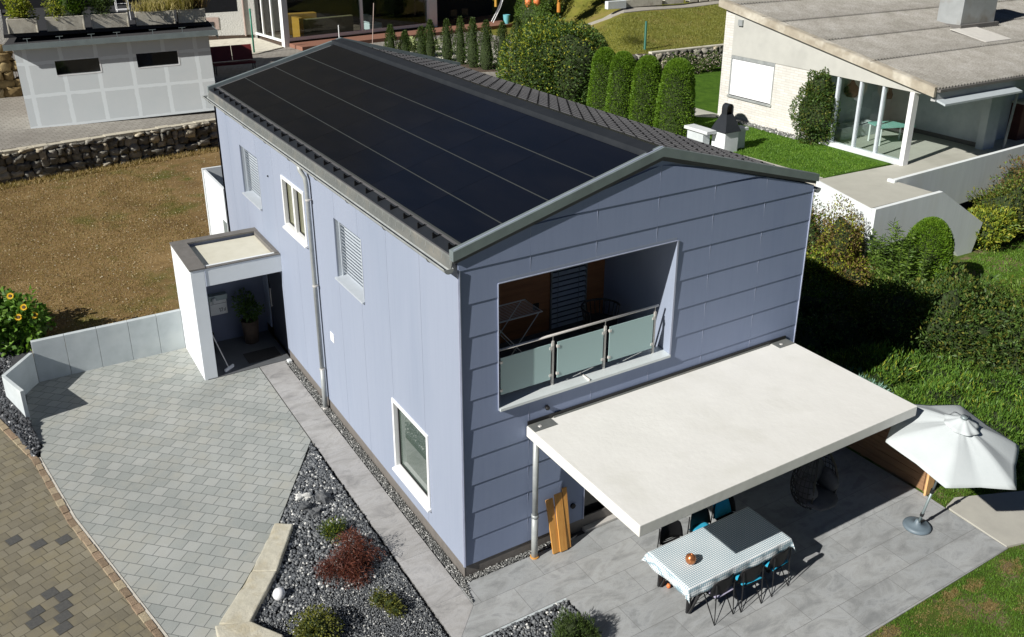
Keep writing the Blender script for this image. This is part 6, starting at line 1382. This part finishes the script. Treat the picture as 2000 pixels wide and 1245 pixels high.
for k in range(8): MB().box(21.5+k*.33,21.83+k*.33,6.31,7.69,-1.4,1.3-k*.3).build('step', m_conc_floor, rt)
# ================================================================= EAST GARDEN VEGETATION
def gz_(x, y): return float(hE(np.array(x, float), np.array(y, float)))
shrub('flowering_shrub', [(16.9,7.9,.35,.8,.8,1.15),(16.8,7.6,-.3,1.0,1.0,.8)], 11000, (.09,.04), L_redb, 'russet shrub closest to the corner of the blue house, before the white terrace wall', 'shrub', (16.9,7.8,gz_(16.9,7.8)), None, .45, .2, .7, .4, 130, .05, .7, extra=(L_mid, .45))
shrub('flowering_shrub', [(17.25,6.5,.25,.75,.75,1.05),(17.0,6.1,-.4,1.0,.9,.7)], 11000, (.09,.04), L_redb, 'russet and green shrub in front of the left end of the stair parapet', 'shrub', (17.2,6.4,gz_(17.2,6.4)), None, .45, .2, .7, .4, 131, .05, .7, extra=(L_yel, .35))
shrub('yellow_shrub', [(15.9,6.5,-.35,.75,.7,.7),(15.3,6.4,-.35,.8,.8,.65),(15.2,7.6,-.4,1.0,1.0,.7)], 8000, (.09,.045), L_yel, 'yellow-green shrub mass at the edge of the house shadow', 'shrub', (15.9,6.2,gz_(15.9,6.2)), None, .5, .2, .8, .3, 132, .05, .75, extra=(L_mid, .5))
def stalk_plant(x, y, z, h, label, seed, n=5, rad=.28, grp='tall leafy stalks below the stair parapet'):
    r = random.Random(seed); root = empty('tall_perennial', (x,y,z), label, 'plant', grp); st = MB(); P = []; Q = []
    for k in range(n):
        ax_, ay_ = x+r.uniform(-rad,rad), y+r.uniform(-rad,rad); hh = h*r.uniform(.75,1.05); lx, ly = r.uniform(-.08,.08), r.uniform(-.08,.08)
        st.tube([(ax_,ay_,z),(ax_+lx,ay_+ly,z+hh)], [.014,.006], 5)
        m_ = int(hh/.022)
        for q in range(m_):
            t = q/m_; a = q*2.4; P.append((ax_+lx*t, ay_+ly*t, z+hh*(.12+.86*t))); Q.append((math.cos(a)*1.0, math.sin(a)*1.0, .35))
    V, F = leaf_cards(np.array(P), np.array(Q), .20, .045, .2, .2); fastmesh('foliage', V, F, L_mid, root); st.build('stem', m_core, root); return root
for i, (x, y, h, l) in enumerate([(17.75,5.75,2.45,'tall leafy stalk plant at the left under the stair parapet'),(17.9,5.35,2.7,'tallest leafy stalk plant, second from the left under the parapet'),(18.0,4.9,2.5,'leafy stalk plant right of the tallest one'),(18.15,4.4,2.1,'leafy stalk plant just left of the rounded thuja'),(17.2,5.0,1.9,'leafy stalk plant in front of the tallest stalks'),(17.2,4.2,1.7,'low leafy stalk plant at the shadow edge before the thuja')]):
    stalk_plant(x, y, gz_(x,y)-.05, h, l, 200+i)
# rounded thuja
x, y, z, rx, h = 19.05, 4.75, gz_(19.05,4.75), .72, 2.65
root = empty('rounded_thuja', (x,y,z), 'bright green bell-shaped thuja in front of the concrete stair parapet', 'tree'); n = 17000; t = rng.random(n); a = rng.uniform(0,2*PI,n)
prof = np.where(t < .5, 1.05-.1*t, np.sqrt(np.clip(1-((t-.5)/.5)**2, 0, 1))); rad = rx*prof*(1+.05*np.sin(a*3+2)+.03*np.sin(a*8+t*10))*(1-.13*rng.random(n)**2)
P = np.stack([x+rad*np.cos(a), y+rad*np.sin(a), z+t*h], 1); Q = np.stack([np.cos(a), np.sin(a), np.clip((t-.4)*3,.1,2)], 1)
nc = 2500; rc = rx*np.sqrt(rng.random(nc))*.95; ac = rng.uniform(0,2*PI,nc); Pc = np.stack([x+rc*np.cos(ac), y+rc*np.sin(ac), z+h*(.5+.5*np.sqrt(np.clip(1-(rc/rx)**2,0,1)))],1); Qc = np.stack([np.cos(ac)*.4,np.sin(ac)*.4,np.ones(nc)],1)
V, F = leaf_cards(np.concatenate([P,Pc]), np.concatenate([Q,Qc]), .07, .03, .25, .55, .25)
cm = MB(); cm.lathe((x,y,z), [(rx*.84*p, q*h) for p, q in ((1,.0),(1,.5),(.85,.75),(.5,.9),(.02,.965))], 16); F2 = np.array(cm.f)+len(V)
fastmesh('crown', np.concatenate([V,np.array(cm.v)]), np.concatenate([F,F2]), [L_thuja, m_core], root, np.concatenate([np.zeros(len(F)),np.ones(len(F2))])); MB().tube([(x,y,z-.1),(x,y,z+1.8)], [.06,.02], 7).build('trunk', m_bark, root)
# laurel hedge mass: several individual shrubs
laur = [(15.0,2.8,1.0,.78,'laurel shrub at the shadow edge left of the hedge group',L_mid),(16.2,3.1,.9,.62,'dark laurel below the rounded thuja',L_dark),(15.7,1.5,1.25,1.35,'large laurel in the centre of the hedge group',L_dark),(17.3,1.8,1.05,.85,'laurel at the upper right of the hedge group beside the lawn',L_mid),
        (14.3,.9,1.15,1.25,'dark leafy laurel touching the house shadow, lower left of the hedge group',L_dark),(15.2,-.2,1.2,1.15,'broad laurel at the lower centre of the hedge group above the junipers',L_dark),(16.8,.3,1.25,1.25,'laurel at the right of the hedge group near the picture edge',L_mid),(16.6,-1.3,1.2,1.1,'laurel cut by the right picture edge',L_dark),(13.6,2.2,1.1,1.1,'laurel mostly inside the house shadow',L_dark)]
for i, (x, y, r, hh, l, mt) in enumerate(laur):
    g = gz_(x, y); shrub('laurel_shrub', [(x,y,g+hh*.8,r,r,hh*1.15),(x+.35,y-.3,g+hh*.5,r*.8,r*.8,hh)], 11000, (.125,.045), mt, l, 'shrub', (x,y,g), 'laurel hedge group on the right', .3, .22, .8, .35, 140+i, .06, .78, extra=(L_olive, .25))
# low shaded shrubs in the house shadow, dark leaf colour chosen to deepen it
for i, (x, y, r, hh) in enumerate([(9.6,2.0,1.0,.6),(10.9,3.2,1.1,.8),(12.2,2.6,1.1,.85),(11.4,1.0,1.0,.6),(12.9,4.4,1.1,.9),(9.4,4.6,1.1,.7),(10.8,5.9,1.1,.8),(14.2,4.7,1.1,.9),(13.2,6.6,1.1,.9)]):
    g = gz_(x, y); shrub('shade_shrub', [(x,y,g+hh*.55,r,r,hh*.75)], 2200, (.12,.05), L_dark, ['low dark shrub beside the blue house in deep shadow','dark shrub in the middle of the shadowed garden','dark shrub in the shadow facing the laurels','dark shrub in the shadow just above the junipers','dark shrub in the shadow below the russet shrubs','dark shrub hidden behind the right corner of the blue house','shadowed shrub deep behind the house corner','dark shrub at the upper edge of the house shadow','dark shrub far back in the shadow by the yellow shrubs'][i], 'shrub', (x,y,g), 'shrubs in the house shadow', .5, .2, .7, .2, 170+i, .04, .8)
# junipers
jun = [(9.9,.1,.85,.55,L_blue,'bluish juniper nearest the canopy corner in sun'),(11.0,.7,1.0,.65,L_jun,'bright feathery juniper beside the shadow edge'),(12.4,.3,1.05,.6,L_jun,'spreading green juniper below the dark laurel'),(10.6,-.9,1.0,.55,L_jun,'spreading juniper right behind the wooden screen'),(12.0,-1.0,1.1,.6,L_jun,'spreading juniper in the middle of the low group'),(13.6,-.9,1.1,.6,L_jun,'spreading juniper below the broad laurel'),(11.3,-2.2,1.0,.5,L_jun,'low juniper directly behind the parasol'),(12.9,-2.3,1.1,.55,L_jun,'low juniper to the right of the parasol top'),(14.6,-2.0,1.1,.6,L_blue,'bluish juniper near the right picture edge'),(14.1,-3.3,1.1,.5,L_jun,'low juniper cut by the right picture edge'),(12.3,-3.5,.9,.45,L_jun,'low juniper beside the right rim of the parasol'),(9.9,-1.7,.7,.4,L_jun,'small juniper between wooden screen and parasol')]
for i, (x, y, r, hh, mt, l) in enumerate(jun):
    g = gz_(x, y); shrub('juniper', [(x,y,g+hh*.5,r,r,hh*.7),(x+.4,y+.2,g+hh*.6,r*.6,r*.6,hh*.7)], 7500, (.13,.022), mt, l, 'shrub', (x,y,g), 'spreading junipers right of the canopy', .45, .25, .45, .35, 180+i, .04, .78, extra=(L_yel if i % 3 == 1 else L_mid, .15), curl=.3)
# far right shrubs
for i, (x, y, r, hh, mt, l, sg) in enumerate([(24.9,6.4,1.0,1.0,L_yel,'yellow-green shrub right of the stair end',190),(26.6,6.7,1.3,1.6,L_olive,'olive shrub behind the yellow one, under the parapet',191),(28.2,6.9,1.3,2.6,L_redb,'tall russet shrub at the right picture edge hiding the parapet',192),(27.4,5.6,1.2,1.1,L_yel,'autumn yellow shrub at the right edge of the lawn',193)]):
    g = gz_(x, y); shrub('garden_shrub', [(x,y,g+hh*.55,r,r,hh*.6),(x+.5,y,g+hh*.7,r*.7,r*.7,hh*.6)], 5500, (.13,.05), mt, l, 'shrub', (x,y,g), None, .5, .22, .8, .3, sg, .05, .72, extra=(L_mid, .3))
# ================================================================= SUNFLOWERS
for i, (x, y, hh, l) in enumerate([(-5.45,11.75,1.15,'sunflower plant with two blooms, rightmost of the group'),(-6.05,11.9,1.15,'sunflower plant in the middle of the group by the wall end'),(-6.5,12.5,1.1,'sunflower plant at the left picture edge'),(-5.9,12.6,1.1,'sunflower plant behind the others on the dry lawn')]):
    shrub('sunflower', [(x,y,.65+hh*.5,.42,.42,hh*.52)], 900, (.17,.11), L_sun, l, 'sunflower', (x,y,.6), 'sunflowers by the low wall', .75, .25, .8, .1, 210+i, .02, 0, stemmat=L_sun)
heads = [(-5.40,11.35,1.75,0),(-5.55,11.3,1.55,0),(-5.22,11.35,1.5,0),(-6.05,11.6,1.7,1),(-5.62,11.7,1.95,0)]
sfs = [o for o in bpy.data.objects if o.name.startswith('sunflower')]
for (x, y, z, k) in heads[:3]+heads[4:]:
    c = Vector((x,y,z)); d = Vector((-.3,-.8,.5)).normalized(); a1 = d.cross(Vector((0,0,1))).normalized(); b1 = d.cross(a1); mb = MB()
    for q in range(16):
        th = q*2*PI/16; u1 = a1*math.cos(th)+b1*math.sin(th); v1 = d.cross(u1); mb.add([c+u1*.03, c+u1*.058+v1*.014, c+u1*.085+d*.01, c+u1*.058-v1*.014], [(0,1,2,3)])
    hd_ = mb.build('flower_head', L_petal, sfs[k]); mb = MB(); mb.tube([c-d*.012, c+d*.015], .034, 12); mb.build('flower_disc', m_bark, hd_)
# ================================================================= GRASS BLADES
def blades(name, poly, n, h, mat, zf, label, wd=.006, keep=None):
    xs = [p[0] for p in poly]; ys = [p[1] for p in poly]; X = rng.uniform(min(xs), max(xs), n*3); Y = rng.uniform(min(ys), max(ys), n*3); k = inpoly(X, Y, poly)
    if keep is not None: k &= keep(X, Y)
    X = X[k][:n]; Y = Y[k][:n]; m_ = len(X); Z = zf(X, Y) if callable(zf) else np.full(m_, zf); P = np.stack([X, Y, Z], 1)
    D = np.stack([rng.normal(0,.45,m_), rng.normal(0,.45,m_), np.ones(m_)], 1); D /= np.linalg.norm(D, axis=1)[:,None]; A = np.cross(D, rng.normal(0,1,(m_,3))); A /= np.linalg.norm(A, axis=1)[:,None]; hh = (h*rng.uniform(.4,1.3,m_))[:,None]
    V = np.stack([P-A*wd, P+A*wd, P+D*hh], 1).reshape(-1, 3); F = np.arange(3*m_).reshape(m_, 3); o = fastmesh(name, V, F, mat, origin=(0,0,0)); tag(o, label, 'grass', kind='stuff'); return o
bare = lambda X, Y: (np.sin(X*2.1+1.3)*np.sin(Y*2.7+.4)+.5*np.sin(X*5.3)*np.sin(Y*4.1) < .55)
PAT = [(8.09,-4.62,.22,.13),(7.14,-4.55,.2,.1),(5.93,-4.62,.42,.2),(6.35,-4.75,.3,.22),(6.91,-4.97,.16,.1),(6.6,-4.48,.2,.07),(5.05,-4.5,.2,.1),(7.5,-5.3,.3,.15)]
def notpatch(X, Y):
    k = np.ones(len(X), bool)
    for px, py, ra, rb in PAT: k &= (((X-px)/ra)**2+((Y-py)/rb)**2) > .55+.5*rng.random(len(X))
    return k
_n = 9000; _c = rng.integers(0, len(PAT), _n); _A = np.array(PAT)[_c]; _t = rng.uniform(0, 2*PI, _n); _r = np.sqrt(rng.random(_n))*1.25
_X = _A[:,0]+_A[:,2]*_r*np.cos(_t)*(1+.25*np.sin(_t*3+_c)); _Y = _A[:,1]+_A[:,3]*_r*np.sin(_t)*(1+.25*np.cos(_t*4+_c))
_P = np.stack([_X, _Y, np.full(_n, .012)], 1); _V, _F = leaf_cards(_P, np.tile([0,0,.25], (_n,1)), .035, .006, .2, .6)
tag(fastmesh('withered_grass', _V, _F, L_brown, origin=(0,0,0)), 'withered brown grass in the worn patches of the lawn by the patio', 'grass', kind='stuff')
blades('lawn_grass', [(1.3,-4.39),(8.5,-4.33),(8.75,-4.38),(11.5,-5.4),(11.5,-8),(4.5,-8),(1.3,-6)], 80000, .05, L_grass, .008, 'short green grass of the lawn below the patio edge', keep=notpatch)
blades('garden_grass', [(17.5,-3),(32,-3),(32,6),(24.2,6),(22.5,5.6),(20,3.5),(19,2)], 45000, .09, L_grass, lambda X, Y: hE(X, Y), 'green grass of the sloping garden lawn on the right', .014)
blades('path_grass', [(8.66,-2.5),(9.7,-2.2),(12,-4.2),(10.6,-3.55),(9.0,-2.93),(8.66,-3.0)], 3000, .06, L_grass, lambda X, Y: hE(X, Y), 'sparse grass patch beside the wooden screen end', .007, keep=bare)
blades('dry_grass', [(-12,12),(-5.6,13.9),(-5.4,11.1),(6.5,11.1),(6.5,26.6),(-5.2,25.1),(-12,24)], 60000, .06, L_brown, lambda X, Y: zdl(X, Y)-.01, 'dry brown and yellow grass of the sloping plot', .012, keep=lambda X, Y: (X < -.05) & ((X < -2.1) | (Y > 16)))
def litter(name, poly, n, zf, label):
    xs = [p[0] for p in poly]; ys = [p[1] for p in poly]; X = rng.uniform(min(xs), max(xs), n*2); Y = rng.uniform(min(ys), max(ys), n*2); k = inpoly(X, Y, poly); X = X[k][:n]; Y = Y[k][:n]
    P = np.stack([X, Y, zf(X, Y)+.035], 1); Q = np.tile([0,0,1.0], (len(X),1)); V, F = leaf_cards(P, rng.normal(0,1,(len(X),3))*np.array([1,1,.15]),   .042, .03, .15, .2); o = fastmesh(name, V, F, leafmat('pale_fallen_leaf', [(.28,.21,.12),(.38,.32,.21),(.48,.44,.35)], .1), origin=(0,0,0)); tag(o, label, 'leaves', kind='stuff')
litter('fallen_leaves', [(-12,12),(-5.6,13.9),(-5.4,11.2),(-2.2,11.2),(-2.2,13),(-.1,13),(-.1,16),(3,17),(3,25.6),(-5.2,24.6),(-12,23.5)], 5200, zdl, 'pale dry leaf litter scattered over the dry brown lawn')
blades('wall_foot_grass', [(-9,23.9),(3,25.7),(3,26.6),(-9,24.8)], 5000, .15, L_brown, lambda X, Y: zdl(X, Y)-.02, 'longer grass tufts growing at the foot of the dry stone wall', .016)
blades('neighbour_grass', [(19.4,9.45),(22.7,9.45),(23.1,13.4),(22.7,18),(20.9,19.8),(18.2,15.6)], 30000, .06, L_grass, 1.488, 'short green grass of the neighbour lawn by the barbecue', .016)
blades('meadow_grass', [(25.5,28.1),(45,28.3),(45,37.3),(31,36),(28.5,36.5)], 40000, .10, leafmat('meadow_blades', [(.09,.105,.02),(.15,.165,.03),(.21,.215,.045),(.28,.26,.08)], .2), lambda X, Y: meadow_h(X, Y)-.01, 'dry yellowish grass of the sloping meadow', .02)
blades('gravel_edge_grass', [(-9,13.5),(-6.4,12.4),(-6.0,12.5),(-5.7,13.8),(-8.4,15.4)], 5000, .12, L_olive, .62, 'weedy grass between sunflowers and the street gravel', .01)
